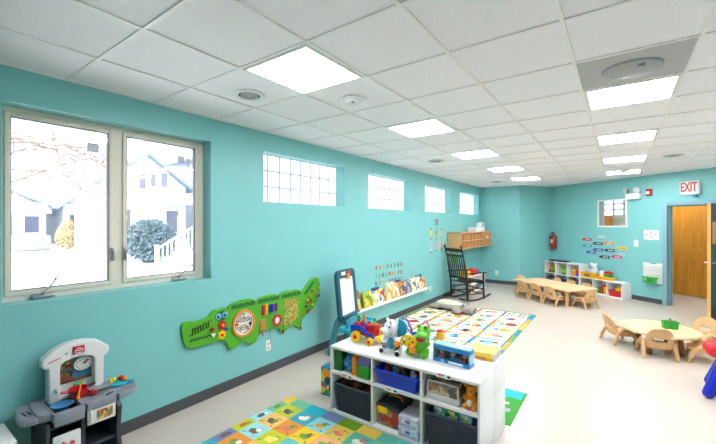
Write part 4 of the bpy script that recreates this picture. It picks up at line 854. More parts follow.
MB().b2((.377, .965, .375), (.380, 1.06, .44), pattern('oven_picture', [(200, 150, 60), (226, 200, 90), (120, 150, 90), (190, 90, 50), (70, 90, 120)], 50)).build('oven_window', d, 0, world=True); MB().tube([(.379, .93, .455), (.392, .93, .44), (.392, .93, .38), (.379, .93, .365)], .006, KW, 6).build('handle', d, world=True)
d = MB().box((.365, .803, .19), (.025, .15, .34), KW, None, .01).build('cupboard_door', t, world=True); MB().b2((.3775, .75, .24), (.38, .855, .32), pattern('door_picture', [(228, 228, 228), (228, 228, 228), (210, 90, 70), (190, 200, 190)], 40)).build('door_print', d, 0, world=True)
# play food and pans on the kitchen
t = thing('toy_pot', 'red toy pot beside the sink of the toy kitchen', 'toy pot', (.2, .915, .507))
MB().lathe([(.04, 0), (.052, .01), (.055, .055), (.058, .06), (.05, .06), (.047, .015), (0, .012)], (0, 0, 0), RED, 22).build('pot_body', t); MB().tube([(.0, -.05, .05), (.01, -.10, .06)], .009, RED, 6).build('pot_handle', t); MB().tube([(.0, .05, .05), (0, .10, .062)], .009, DARK, 6).build('pot_handle', t)
t = thing('toy_colander', 'blue toy colander lying in the sink', 'toy dish', (.235, .815, .463)); MB().lathe([(.03, .012), (.05, .03), (.066, .042), (.055, .042), (.03, .022), (0, .018)], (0, 0, 0), mat('sky_blue', (60, 140, 200), .35), 22).build('bowl', t); MB().cyl((0, 0, 0), (0, 0, .016), .032, mat('sky_blue', (60, 140, 200)), .03).build('foot', t)
t = thing('toy_spoon', 'orange toy spoon standing between sink and pot', 'toy utensil', (.27, .892, .511)); MB().tube([(0, 0, .02), (-.04, .03, .10)], .006, ORANGE, 6).build('handle', t); MB().sph((0, 0, .012), .013, ORANGE, (1.2, 1, .9)).build('spoon_bowl', t)
t = thing('toy_cup', 'small green toy cup behind the red toy pot', 'toy cup', (.11, .945, .507)); MB().lathe([(.025, 0), (.03, .05), (.024, .05), (.02, .01), (0, .01)], (0, 0, 0), GREEN, 16).build('cup_body', t); MB().lathe([(.032, .05), (.03, .062), (0, .066)], (0, 0, 0), mat('mint', (90, 190, 120), .4), 16).build('lid', t)
t = thing('toy_strawberry', 'red toy strawberry at the edge of the worktop', 'toy food', (.265, .985, .507)); MB().sph((0, 0, .022), .022, RED, (1.1, 1.2, 1), seg=12).build('fruit', t); MB().cyl((0, .018, .035), (0, .024, .042), .012, GREEN, .003, seg=6).build('stem', t)
t = thing('toy_pan', 'grey toy frying pan on the burner', 'toy pan', (.19, 1.045, .514)); MB().lathe([(.055, 0), (.075, .02), (.07, .02), (.052, .006), (0, .006)], (0, 0, 0), GREY, 24).build('pan_body', t); MB().tube([(.05, -.05, .016), (.10, -.06, .022)], .008, DARK, 6).build('pan_handle', t)
t = thing('toy_knife', 'dark toy knife lying at the front of the worktop', 'toy utensil', (.33, 1.06, .507)); MB().box((0, 0, .004), (.012, .05, .008), DARK, RZ(.3), .003).build('handle', t); MB().box((-.013, .045, .003), (.014, .05, .003), GREY, RZ(.3)).build('blade', t)
t = thing('toy_food_tray', 'light blue tray on the right end of the toy kitchen', 'tray', (.18, 1.17, .499)); MB().add(shape2d([smooth_loop([(-.06, -.06), (.06, -.06), (.065, .06), (-.06, .06)], 2)], .012, .004), Matrix.Translation((0, 0, .01)), CYAN).build('tray_base', t); MB().tube([(.05, .05, .014), (.07, .085, .016)], .012, CYAN, 6).build('handle', t)
tag(MB().tube([(-.03, -.03, 0), (0, -.01, .012), (.03, -.02, .004)], [.008, .014, .006], YEL, 8).tube([(-.03, -.045, .0), (0, -.03, .008), (.03, -.04, 0)], [.008, .014, .006], YEL, 8).build('toy_banana', loc=(.175, 1.155, .528)), 'yellow toy bananas on the light blue tray', 'toy food')
tag(MB().sph((0, 0, 0), .02, RED, (1, 1.2, .9), seg=12).build('toy_tomato', loc=(.165, 1.195, .533)), 'red toy tomato on the light blue tray', 'toy food')
tag(MB().sph((0, 0, 0), .017, ORANGE, (1.3, 1, .9), seg=12).build('toy_orange', loc=(.205, 1.205, .53)), 'orange toy fruit on the light blue tray', 'toy food')
# white box at the bottom-left corner
t = thing('white_box', 'white open-topped box standing left of the toy kitchen', 'box', (.2, .41, 0)); MB().b2((-.16, -.15, 0), (.16, .15, .39), mat('box_cream', (226, 216, 196), .6), .004).build('box_body', t); MB().b2((-.165, -.155, .385), (.165, .155, .425), WHITE, .004).build('lid', t)
# ---------------------------------------------------------------- white cube organizers (two back to back)
def organizer(name, label, loc, rz, w_, h_, d_, nc, nr, tk=.016, seam=False):
    t = thing(name, label, 'cube shelf', loc, rz)   # local x along, y depth (front at 0), z up
    MB().b2((0, 0, h_-.024), (w_, d_, h_), WHITE, .003).build('top_panel', t, 30); MB().b2((0, 0, 0), (w_, d_, .024), WHITE, .003).build('bottom_panel', t, 30)
    for x in (0, w_-tk):
        if seam:
            zm = h_*.61
            MB().b2((x, 0, .024), (x+tk, d_, zm-.001), WHITE, .0015).build('side_panel', t, 30); MB().b2((x, 0, zm+.001), (x+tk, d_, h_-.024), WHITE, .0015).build('side_panel', t, 30)
        else: MB().b2((x, 0, .024), (x+tk, d_, h_-.024), WHITE).build('side_panel', t, 30)
    MB().b2((tk, d_-.006, .024), (w_-tk, d_, h_-.024), WHITEM).build('back_panel', t, 0)
    for i in range(1, nc): x = w_*i/nc; MB().b2((x-tk/2, .002, .024), (x+tk/2, d_-.006, h_-.024), WHITE).build('divider', t, 0)
    for j in range(1, nr):
        z = h_*(j/nr+(.11 if seam else 0)) if nr == 2 and seam else h_*j/nr
        for i in range(nc): a = w_*i/nc+tk/2+(tk/2 if i == 0 else 0); b = w_*(i+1)/nc-tk/2-(tk/2 if i == nc-1 else 0); MB().b2((a, .002, z-.011), (b, d_-.006, z+.011), WHITE).build('shelf_board', t, 0)
    return t
SX, SY = 1.132, 2.532; SW = 1.352
organizer('cube_organizer', 'white six-cube toy shelf facing the foam mat', (SX, SY, 0), 0, SW, .604, .34, 3, 2, seam=True)
organizer('cube_organizer', 'white cube shelf standing back to back behind the front toy shelf', (SX, SY+.683, 0), PI, SW, .604, .34, 3, 2, seam=True).location.x = SX+SW
ZU = .3684+.0115     # upper deck of the lower bays
cell = lambda i: (SX+SW*i/3+.012, SX+SW*(i+1)/3-.012)
for i, nm in ((0, 'left'), (1, 'middle'), (2, 'right')):
    for top in (0, 1):
        if top and i != 2: continue
        a, b = cell(i); zc = .592 if top else .3684; x = (a+b)/2-.04
        m = MB(); m.box((0, 0, 0), (.115, .0015, .036), PAP); m.box((-.02, -.001, .004), (.05, .001, .008), RED); m.box((-.02, -.001, -.008), (.035, .001, .004), INK); m.sph((.04, -.001, 0), .012, DARK, (1.2, .1, .8), seg=8)
        if i == 2 and not top: continue
        tag(m.build('label_card', None, 0, loc=(x, SY-.0013, zc)), 'small white label card on the %s edge of the white toy shelf, %s bay' % ('top' if top else 'middle', nm), 'label')
# --- upper left bay
a, b = cell(0)
DGR = mat('deep_green', (24, 110, 50), .45)
def bk(name, label, loc, dims, mt, rot=None, cat='box', pr=True):
    t = thing(name, label, cat, loc); q = MB(); q.box((0, 0, dims[2]/2), dims, mt, None, .004)
    q.build('box_body', t)
    if pr: MB().box((0, -dims[1]/2-.0008, dims[2]*.5), (dims[0]*.7, .001, dims[2]*.35), pattern('print_'+mt.name, [(240, 230, 200), (250, 200, 80), (230, 240, 240)], 30)).build('front_print', t, 0)
    if rot: t.rotation_euler = rot
    return t
bk('game_box', 'upright dark green box at the left of the upper left bay', (a+.05, SY+.13, ZU), (.085, .2, .175), DGR, pr=False)
t = thing('toy_bag', 'blue knobbly toy bag in the upper left bay', 'toy bag', (a+.16, SY+.10, ZU)); m = MB(); m.sph((0, 0, .078), .078, mat('bright_blue', (30, 120, 200), .45), (.8, .9, 1), seg=18)
for i in range(40): th = random.uniform(0, 2*PI); ph = random.uniform(-1, 1); r_ = math.sqrt(1-ph*ph); m.sph((.062*r_*math.cos(th), .07*r_*math.sin(th), .078+.074*ph), .012, mat('mid_blue', (60, 150, 220), .45), seg=6)
m.build('bag_body', t)
bk('game_box', 'narrow orange box next to the blue toy bag', (a+.238, SY+.12, ZU), (.045, .2, .165), ORANGE, pr=False)
bk('game_box', 'green box lying in front of the purple box in the upper left bay', (a+.335, SY+.09, ZU), (.125, .15, .10), mat('leaf_green', (40, 150, 40), .4), pr=False)
bk('game_box', 'tilted lilac box leaning on the green box in the upper left bay', (a+.315, SY+.115, ZU+.103), (.12, .02, .115), mat('lilac', (128, 122, 200), .45), (-.25, .22, 0), pr=False).location = (a+.315, SY+.035, ZU+.085)
# --- lower bays baskets
BASK = mat('dark_woven_plastic', (58, 68, 84), .5)
def basket(name, label, x, w_, h_, mt=BASK, y=None, d_=.25, z=.024):
    t = thing(name, label, 'basket', (x, (y or SY+.145), z)); m = MB(); k = .9
    W2, D2 = w_/2, d_/2
    for j in range(9):
        zz_ = .006+(h_-.012)*j/8; f = k+(1-k)*j/8
        m.tube([(-W2*f, -D2*f, zz_), (W2*f, -D2*f, zz_), (W2*f, D2*f, zz_), (-W2*f, D2*f, zz_)], .007 if j < 8 else .010, mt, 5, True)
    m.b2((-W2*.93+.004, -D2*.93+.004, 0), (W2*.93-.004, D2*.93-.004, .006), mt)
    lo, hi = k, 1
    for sx, sy, ex_, ey_ in ((-1, -1, 1, -1), (1, -1, 1, 1), (1, 1, -1, 1), (-1, 1, -1, -1)):
        q = .985; m.quad([(sx*W2*lo*q, sy*D2*lo*q, .004), (ex_*W2*lo*q, ey_*D2*lo*q, .004), (ex_*W2*q, ey_*D2*q, h_-.004), (sx*W2*q, sy*D2*q, h_-.004)], mt)
    n = int(w_/.022)
    for i in range(n+1): x_ = -1+2*i/n; m.tube([(x_*W2*k, -D2*k-.006, .006), (x_*W2, -D2-.006, h_-.006)], .004, mt, 4)
    m.build('basket_body', t); MB().tube([(-W2, -D2, h_), (W2, -D2, h_), (W2, D2, h_), (-W2, D2, h_)], .012, mt, 6, True).build('rim', t); return t
basket('woven_basket', 'dark grey woven basket of brown toys in the lower left bay', (a+b)/2+.005, .385, .24)
for i in range(12):
    c = random.choice([(150, 60, 36), (110, 50, 30), (190, 90, 40), (70, 40, 30)])
    pass
cb = [(150, 60, 36), (110, 50, 30), (184, 92, 44), (70, 44, 34)]
for i in range(10):
    x = (a+b)/2+.005-.13+.065*(i % 5); y = SY+.10+.09*(i//5); mt = mat('brick_%d' % (i % 4), cb[i % 4], .5)
    m = MB(); m.box((0, 0, .02), (.055, .07, .04), mt, RZ(.4*(i % 3)), .004); m.cyl((0, 0, .04), (0, 0, .05), .012, mt, seg=8)
    tag(m.build('toy_brick', None, loc=(x, y, .235+.012*(i % 2))), 'small brown toy brick heaped in the dark basket of the lower left bay', 'toy brick', 'brown toy bricks in the lower left basket')
MB_in = MB(); MB_in.b2((-.16, -.10, 0), (.16, .10, .195), mat('brick_3', cb[3])); tag(MB_in.build('brick_tray', None, 0, loc=((a+b)/2+.005, SY+.145, .032)), 'dark brown tray filling the basket under the brown toy bricks', 'tray')
# --- upper middle bay: blue bin of toys
a1, b1 = cell(1); x = (a1+b1)/2
t = thing('blue_bin', 'bright blue plastic bin of toys in the upper middle bay', 'bin', (x, SY+.13, ZU)); m = MB(); prof = [(-.17, -.1), (.17, -.1), (.17, .1), (-.17, .1)]
def tub(m, w0, d0, w1, d1, h, mt, th=.006):
    for sx, sy, ex_, ey_ in ((-1, -1, 1, -1), (1, -1, 1, 1), (1, 1, -1, 1), (-1, 1, -1, -1)):
        for q in (0, th): m.quad([(sx*(w0-q), sy*(d0-q), 0), (ex_*(w0-q), ey_*(d0-q), 0), (ex_*(w1-q), ey_*(d1-q), h), (sx*(w1-q), sy*(d1-q), h)], mt)
    m.quad([(-w0, -d0, .003), (w0, -d0, .003), (w0, d0, .003), (-w0, d0, .003)], mt)
    return m
BB = mat('royal_blue', (14, 58, 200), .3)
tub(m, .165, .105, .19, .125, .125, BB); m.build('bin_body', t); MB().tube([(-.195, -.13, .125), (.195, -.13, .125), (.195, .13, .125), (-.195, .13, .125)], .009, BB, 6, True).build('rim', t)
TB_ = [(190, 50, 50), (140, 170, 190), (120, 80, 50), (200, 210, 215), (60, 110, 160), (200, 150, 110), (90, 90, 100), (170, 60, 60)]
for i in range(8):
    mt = mat('bin_toy_%d' % i, TB_[i], .45); m = MB(); m.sph((0, 0, 0), .03, mt, (1, 1, .9), seg=12); m.sph((0, -.015, .032), .018, mt, seg=10)
    tag(m.build('small_toy', None, loc=(x-.12+.08*(i % 4), SY+.09+.08*(i//4), ZU+.11)), ['red', 'pale blue', 'brown', 'white', 'blue', 'tan', 'grey', 'dark red'][i]+' small round toy in the bright blue bin', 'toy')
tag(MB().b2((-.15, -.09, 0), (.15, .09, .08), DARK, .01).build('toy_case', None, 0, loc=(x, SY+.13, ZU+.005)), 'dark case at the bottom of the bright blue bin', 'case')
# --- lower middle bay: latched box and two small cases
CLR = mat('smoky_clear_plastic', (150, 134, 112), .25)
t = thing('latch_box', 'clear toolbox with a yellow latch and orange contents in the lower middle bay', 'toolbox', (a1+.118, SY+.17, .024))
MB().b2((-.10, -.12, 0), (.10, .12, .15), pattern('orange_contents', [(190, 120, 60), (120, 84, 60), (214, 140, 60), (90, 80, 76), (200, 60, 50), (170, 150, 130)], 22), .012).build('box_body', t)
MB().b2((-.108, -.13, .15), (.108, .13, .185), DARK, .008).build('lid', t); MB().b2((-.09, -.145, .115), (.0, -.12, .165), YEL, .006).build('latch', t)
MB().tube([(-.06, 0, .185), (-.05, 0, .215), (.06, 0, .215), (.07, 0, .185)], .01, ORANGE, 6).build('handle', t)
PCASE = pattern('lilac_print', [(200, 204, 222), (214, 218, 232), (224, 200, 220), (190, 200, 220), (230, 232, 240), (206, 180, 214)], 28)
for k, zz_ in enumerate((.024, .107)):
    t = thing('pencil_case', ('lower','upper')[k]+' of the two stacked pale lilac cases in the lower middle bay', 'case', (a1+.325, SY+.10, zz_)); MB().b2((-.086, -.095, 0), (.086, .095, .05), PCASE, .006).build('case_base', t); MB().b2((-.087, -.096, .051), (.087, .096, .081), PCASE, .006).build('lid', t); MB().b2((-.02, -.102, .04), (.02, -.095, .06), mat('lilac', (128, 122, 200))).build('clasp', t)
# --- upper right bay: drawer box and giraffe plush
a2, b2_ = cell(2)
t = thing('craft_box', 'white-edged clear craft box of small toys in the upper right bay', 'box', (a2+.15, SY+.13, ZU)); MB().b2((-.125, -.10, 0), (.125, .11, .045), LGREY, .006).build('drawer_base', t)
MB().b2((-.118, -.09, .045), (.118, .105, .13), pattern('mixed_contents', [(150, 130, 110), (120, 140, 150), (170, 90, 70), (90, 90, 96), (196, 180, 150)], 26)).build('contents', t, 0)
fr = MB()
for x_, y_ in ((-.12, -.095), (.12, -.095), (.12, .107), (-.12, .107)): fr.b2((x_-.005, y_-.005, .045), (x_+.005, y_+.005, .14), LGREY)
[fr.b2((x_-.005, -.10, .135), (x_+.005, .112, .145), LGREY) for x_ in (-.12, .12)]; fr.b2((-.125, -.10, .135), (.125, -.09, .145), LGREY).b2((-.125, .102, .135), (.125, .112, .145), LGREY); fr.build('frame', t, 0)
GIR = mat('giraffe_yellow', (236, 150, 30), .8); t = thing('plush_giraffe', 'small orange-yellow plush animal at the right of the upper right bay', 'plush toy', (b2_-.075, SY+.085, ZU))
m = MB(); m.sph((0, 0, .05), .045, GIR, (.9, .9, 1.1)); m.sph((0, -.01, .125), .035, GIR); m.sph((0, -.035, .115), .022, GIR); m.tube([(0, 0, .05), (0, -.005, .12)], .025, GIR)
for s in (-1, 1): m.sph((s*.03, -.04, .02), .02, GIR, (1, 1.6, .9)); m.sph((s*.045, -.01, .07), .016, GIR, (1, 1, 1.8)); m.sph((s*.035, 0, .15), .014, GIR, (1.6, .6, 1))
o = m.build('body', t); q = o.modifiers.new('r', 'REMESH'); q.mode = 'VOXEL'; q.voxel_size = .006; q.use_smooth_shade = True
MB().sph((0, -.045, .045), .022, CREAM, (1, .5, 1.2)).build('belly_patch', t); e = MB(); [e.sph((s*.014, -.043, .132), .005, BLACK, seg=6) for s in (-1, 1)]; e.build('eyes', t); MB().box((0, -.05, .005), (.03, .02, .01), PINK, None, .003).build('pink_tag', t)
# --- lower right bay: basket with a row of books
xr = (a2+b2_)/2+.01
basket('woven_basket', 'dark grey woven basket with blue and green boxed books in the lower right bay', xr, .39, .25)
for k, (nm, c) in enumerate((('left blue', (60, 150, 210)), ('green', (40, 150, 60)), ('right blue', (90, 170, 220)))):
    t = thing('book_box', nm+' picture box standing in the dark basket of the lower right bay', 'box', (xr-.105+.10*k, SY+.11, .032)); MB().b2((-.048, -.06, 0), (.048, .06, .30), mat('bookbox_%d' % k, c, .4), .003).build('box_body', t, 30)
    MB().b2((-.04, -.0615, .225), (.04, -.06, .29), pattern('bookbox_art_%d' % k, [c, (240, 240, 250), (200, 220, 120), (120, 190, 220)], 40)).build('front_print', t, 0)
    for q in range(2): MB().b2((-.044+.046*q, -.05, .30), (-.004+.046*q, .05, .312), BROWN, .003).build('book_edge', t, 0)
# ---------------------------------------------------------------- toys on top of the white shelf
ZT = .604
t = thing('toy_truck', 'red and blue toy truck with yellow wheels full of toy figures on the shelf', 'toy truck', (1.375, SY+.295, ZT), -.04); t.scale = (1.06, 1.06, 1.06)
m = MB(); m.box((-.03, 0, .085), (.20, .12, .05), RED, None, .012); m.box((-.12, 0, .115), (.06, .12, .10), RED, None, .012); m.box((-.01, .05, .13), (.16, .02, .06), RED, None, .008); m.box((.03, 0, .135), (.10, .11, .06), RED, None, .02); m.build('body', t)
f = MB(); Mt = Matrix(((1, 0, 0, 0), (0, 0, 1, 0), (0, 1, 0, 0), (0, 0, 0, 1)))
for y in (-.072, .06):
    f.prism([(-.17, .06), (-.17, .11), (-.15, .145), (-.08, .15), (-.02, .13), (.02, .10), (.07, .095), (.09, .06), (.04, .05), (.02, .075), (-.04, .095), (-.08, .115), (-.13, .09), (-.15, .06)], y, y+.012, BLUE, Mt)
f.box((-.165, 0, .10), (.03, .13, .08), BLUE, None, .01); f.build('fender', t)
for x_, r in ((-.095, .05), (.05, .033)):
    for y in (-.085, .085):
        w_ = MB(); w_.cyl((x_, y-.014, r), (x_, y+.014, r), r, YEL, seg=24); wo = w_.build('wheel', t); MB().cyl((x_, y-.02, r), (x_, y+.02, r), r*.36, RED, seg=16).build('hub', wo)
MB().box((.12, -.0, .055), (.08, .11, .04), YEL, None, .012).build('front_bumper', t)
for i, (x_, y, c, nm) in enumerate(((-.12, -.02, GREEN, 'green'), (-.06, .01, CYAN, 'light blue'), (-.03, -.03, BLUE, 'dark blue'), (.06, -.02, LIME, 'lime green'), (.10, .02, YEL, 'yellow'), (-.10, .04, ORANGE, 'orange'))):
    base = ZT+(.175 if x_ < -.08 else .117 if x_ < -.01 else .175 if x_ < .09 else .08); tt = thing('toy_figure', nm+' toy figure riding in the red and blue toy truck', 'toy figure', (1.375+x_, SY+.295+y, base)); MB().cyl((0, 0, 0), (0, 0, .035), .017, c, .012, seg=12).build('figure_body', tt); MB().sph((0, 0, .047), .016, c if i != 3 else GREEN, seg=12).build('head', tt)
# zebra
t = thing('toy_zebra', 'white toy zebra with a blue mane and belly sitting on the white shelf', 'toy', (1.685, SY+.18, ZT), 0); t.scale = (1.12, 1.12, 1.12); ZW = mat('zebra_white', (236, 238, 244), .35); ZB = mat('zebra_blue', (30, 150, 190), .35)
m = MB(); m.sph((0, .02, .075), .062, ZW, (.95, .95, 1.15)); m.tube([(0, .02, .1), (-.005, 0, .17)], [.05, .038], ZW, 12); m.sph((-.01, -.01, .195), .055, ZW, (1, 1.05, 1.05)); m.sph((-.03, -.06, .175), .037, ZW, (1, 1.1, .9))
for s in (-1, 1): m.tube([(s*.045, 0, .05), (s*.065, -.035, .025), (s*.068, -.055, .015)], [.03, .025, .02], ZW, 10); m.tube([(s*.045, -.015, .12), (s*.07, -.05, .09)], [.022, .018], ZW, 10); m.sph((s*.045-.01, .01, .24), .017, ZW, (.8, .7, 1.5))
o = m.build('body', t); q = o.modifiers.new('r', 'REMESH'); q.mode = 'VOXEL'; q.voxel_size = .006; q.use_smooth_shade = True
MB().add(shape2d([[(.058*math.cos(i*PI/12), .058*math.sin(i*PI/12)) for i in range(24)]], .03, .008), Matrix.Translation((.045, .02, .195)) @ Matrix.Rotation(PI/2, 4, 'X') , ZB).build('mane', t)
MB().sph((0, -.035, .078), .035, ZB, (.8, .8, 1.25)).build('belly', t); MB().sph((-.042, -.094, .168), .013, PINK, seg=10).build('nose', t)
MB().cyl((.062, -.03, .09), (.062, -.06, .09), .024, ORANGE, seg=16).build('orange_disc', t)
for z, r in ((.13, .053), (.06, .066), (.10, .062)): MB().tube([(r*math.cos(a)*.98, .02+r*math.sin(a)*.98, z) for a in [math.radians(d_) for d_ in range(-30, 211, 20)]], .005, BLACK, 5).build('stripe', t)
for s in (-1, 1): MB().sph((s*.068, -.062, .018), .019, BLACK, (1, 1, .9), seg=10).build('hoof', t)
for sx_ in (-1, 1):
    for k_ in range(3): MB().tube([(sx_*(.05+.008*k_)-.022, -.042+.005*k_, .045+.012*k_), (sx_*(.05+.008*k_), -.054, .04+.012*k_), (sx_*(.05+.008*k_)+.02, -.04, .05+.012*k_)], .004, BLACK, 5).build('stripe', t)
    MB().tube([(sx_*.03-.012, -.058, .235), (sx_*.015-.012, -.05, .25)], .005, BLACK, 5).build('stripe', t)
for dx, dz in ((-.055, .215), (-.06, .195), (-.056, .235)): MB().tube([(dx, .0, dz), (dx+.012, -.035, dz+.01)], .004, BLACK, 5).build('stripe', t)
e = MB(); [e.sph((-.022+s*.026, -.061, .208), .008, BLACK, seg=8) for s in (-1, 1)]; e.build('eyes', t)
MB().box((-.055, .03, .225), (.02, .03, .05), RED, None, .008).build('red_crest', t)
# bead-butterfly toy behind
t = thing('butterfly_toy', 'pink and purple butterfly-winged toy behind the green dinosaur', 'toy', (1.76, SY+.45, ZT)); t.scale = (1.4, 1.4, 1.35); m = MB(); Mx = Matrix.Rotation(PI/2, 4, 'X')
for s, mt in ((-1, PURPLE), (1, PINK)):
    wv = MB(); L = [(s*.012, .03), (s*.06, .01), (s*.09, .04), (s*.07, .075), (s*.10, .11), (s*.095, .165), (s*.06, .17), (s*.02, .09)]; wv.tube([(p[0], 0, p[1]) for p in smooth_loop(L, 1)], .007, mt, 6, True); wv.tube([(s*.015, 0, .06), (s*.06, 0, .11), (s*.08, 0, .15)], .005, mt, 5); wv.build('wing', t)
MB().tube([(0, 0, .012), (0, 0, .09)], .012, BLUE, 8).build('body', t); MB().box((0, 0, .006), (.12, .07, .012), RED, None, .004).build('base', t)
# dinosaur
t = thing('toy_dinosaur', 'lime green toy dinosaur with an open red mouth on the white shelf', 'toy', (1.915, SY+.225, ZT), -.1); t.scale = (1.17, 1.17, 1.12); DG_ = mat('dino_green', (96, 192, 36), .35)
m = MB(); m.sph((-.02, .02, .085), .068, DG_, (1.05, .9, 1.1)); m.tube([(0, .02, .1), (.035, 0, .165)], [.06, .045], DG_, 12); m.sph((.035, -.005, .19), .05, DG_, (1, .95, .85)); m.sph((.05, -.05, .178), .036, DG_, (1.1, 1.1, .75)); m.sph((.048, -.045, .14), .03, DG_, (1.0, 1.1, .5))
for s in (-1, 1): m.tube([(s*.045-.01, .01, .06), (s*.06-.01, -.02, .03), (s*.06-.01, -.045, .018)], [.034, .03, .022], DG_, 10); m.tube([(s*.055-.01, -.01, .13), (s*.095-.01, -.035, .11), (s*.11-.01, -.04, .135)], [.02, .016, .014], DG_, 8); m.sph((.035+s*.026, -.015, .232), .017, DG_, seg=10)
m.tube([(-.04, .07, .06), (-.10, .10, .04), (-.14, .10, .05)], [.04, .022, .01], DG_, 8)
o = m.build('body', t); q = o.modifiers.new('r', 'REMESH'); q.mode = 'VOXEL'; q.voxel_size = .006; q.use_smooth_shade = True
MB().sph((.052, -.07, .157), .034, mat('mouth_red', (150, 16, 26), .4), (1.05, .75, .6)).build('mouth', t)
e = MB(); [e.sph((.035+s*.026, -.029, .234), .007, BLACK, seg=8) for s in (-1, 1)]; e.build('eyes', t)
kp = MB(); kp.add(shape2d([[(.062*math.cos(i*PI/12), .04*math.sin(i*PI/12)) for i in range(24)]], .016, .004), Matrix.Translation((-.055, -.055, .118)) @ Matrix.Rotation(PI/2-.15, 4, 'X'), YEL); ko = kp.build('keypad', t)
for i, mt in enumerate((RED, CYAN, WHITE, GREEN, ORANGE)): th = 2*PI*i/5; MB().sph((-.055+.038*math.cos(th), -.066, .118+.022*math.sin(th)), .009, mt, seg=8).build('button', ko)
MB().box((-.02, -.06, .058), (.055, .02, .05), ORANGE, None, .008).build('belly_panel', t)
sp = MB()
for i in range(4): sp.cyl((-.01-.02*i, .06, .20-.035*i), (-.02-.02*i, .085, .215-.035*i), .016, ORANGE, .003, seg=8)
sp.build('back_spikes', t)
t = thing('toy_duck', 'yellow toy standing behind the green dinosaur', 'toy', (2.0, SY+.44, ZT)); t.scale = (1.15, 1.15, 1.2); MB().sph((0, 0, .05), .05, mat('duck_yellow', (240, 180, 30), .4), (1, .9, 1)).sph((.01, -.01, .12), .034, mat('duck_yellow', (240, 180, 30))).tube([(0, 0, .06), (.008, -.006, .12)], .03, mat('duck_yellow', (240, 180, 30)), 10).build('body', t); MB().cyl((.012, -.04, .115), (.014, -.062, .11), .012, ORANGE, .005, seg=8).build('beak', t); MB().cyl((.008, -.01, .148), (.008, -.01, .158), .026, RED, seg=14).build('cap', t)
# boxed dolls and puzzle box
t = thing('boxed_dolls', 'blue boxed set of three dolls on the right end of the white shelf', 'toy box', (2.195, SY+.25, ZT), -.06); LB = mat('pale_blue_card', (150, 200, 226), .4); MBL = mat('box_blue', (30, 130, 200), .35)
m = MB(); m.b2((-.155, -.045, 0), (.155, .05, .032), MBL, .003); m.b2((-.155, -.045, .10), (.155, .05, .13), MBL, .003); m.b2((-.155, -.045, .032), (-.147, .05, .10), LB); m.b2((.147, -.045, .032), (.155, .05, .10), LB); m.b2((-.147, .042, .032), (.147, .05, .10), mat('box_inside', (70, 74, 90), .6)); m.b2((-.157, -.047, .13), (.157, .052, .142), LB, .003); m.build('carton', t)
MB().b2((-.147, -.0435, .032), (.147, -.0425, .10), GLASS).build('window_film', t, 0)
for i, (c, hc) in enumerate(((PINK, (150, 96, 70)), (CYAN, (196, 150, 80)), (mat('crimson', (176, 24, 52)), (90, 50, 40)))):
    x_ = -.098+.098*i; d = MB().cyl((x_, 0, .033), (x_, 0, .062), .026, c, .014, seg=14).build('doll', t); MB().sph((x_, -.002, .075), .02, SKIN, seg=12).build('head', d); MB().sph((x_, .006, .08), .023, mat('hair_%d' % i, hc, .6), (1.1, .9, 1), seg=12).build('hair', d)
fp = MB(); fp.cyl((-.07, -.0452, .016), (-.07, -.0465, .016), .014, LB, seg=16); fp.b2((-.02, -.0465, .008), (.10, -.0452, .024), mat('print_white', (230, 240, 246), .4)); fp.build('front_print', t, 0)
t = thing('puzzle_box', 'flat yellow box behind the boxed dolls on the white shelf', 'box', (2.345, SY+.55, ZT), -.02); MB().b2((-.11, -.1, 0), (.11, .11, .05), YEL, .003).build('box_base', t)
MB().b2((-.113, -.103, .03), (.113, .113, .062), pattern('yellow_lid', [(244, 196, 60), (250, 214, 90), (240, 180, 60), (250, 226, 140)], 14), .003).build('lid', t); MB().b2((-.09, -.1045, .008), (.05, -.1, .024), ORANGE).build('side_print', t, 0); MB().b2((.1131, -.10, .004), (.1145, .11, .058), LGREY).build('end_label', t, 0)
# toy box left of the white shelf
t = thing('toy_carton', 'colourful picture-printed toy box on the floor left of the white shelf', 'toy box', (.93, 2.82, 0), .1); MB().b2((-.10, -.075, 0), (.10, .075, .28), mat('carton_blue', (30, 130, 176), .4), .004).build('carton', t)
MB().b2((-.095, -.077, .02), (.095, -.075, .27), pattern('carton_art', [(30, 130, 176), (236, 150, 50), (60, 160, 80), (230, 200, 70), (30, 60, 90), (200, 70, 50)], 17)).build('front_print', t, 0); MB().b2((-.102, -.079, .24), (.102, .077, .25), OAK).build('wood_band', t, 0)
t = thing('round_toy', 'round black and orange toy with a red top on the toy box beside the shelf', 'toy', (.955, 2.81, .284)); MB().sph((0, 0, .05), .048, mat('toy_tan', (222, 150, 70), .4), (1, .9, 1)).build('body', t); MB().sph((.01, -.03, .045), .033, DARK, (1, .6, 1)).build('face', t); MB().sph((.02, -.045, .06), .012, WHITE, seg=10).build('eye', t); MB().sph((0, 0, .098), .016, RED, seg=10).build('red_knob', t)
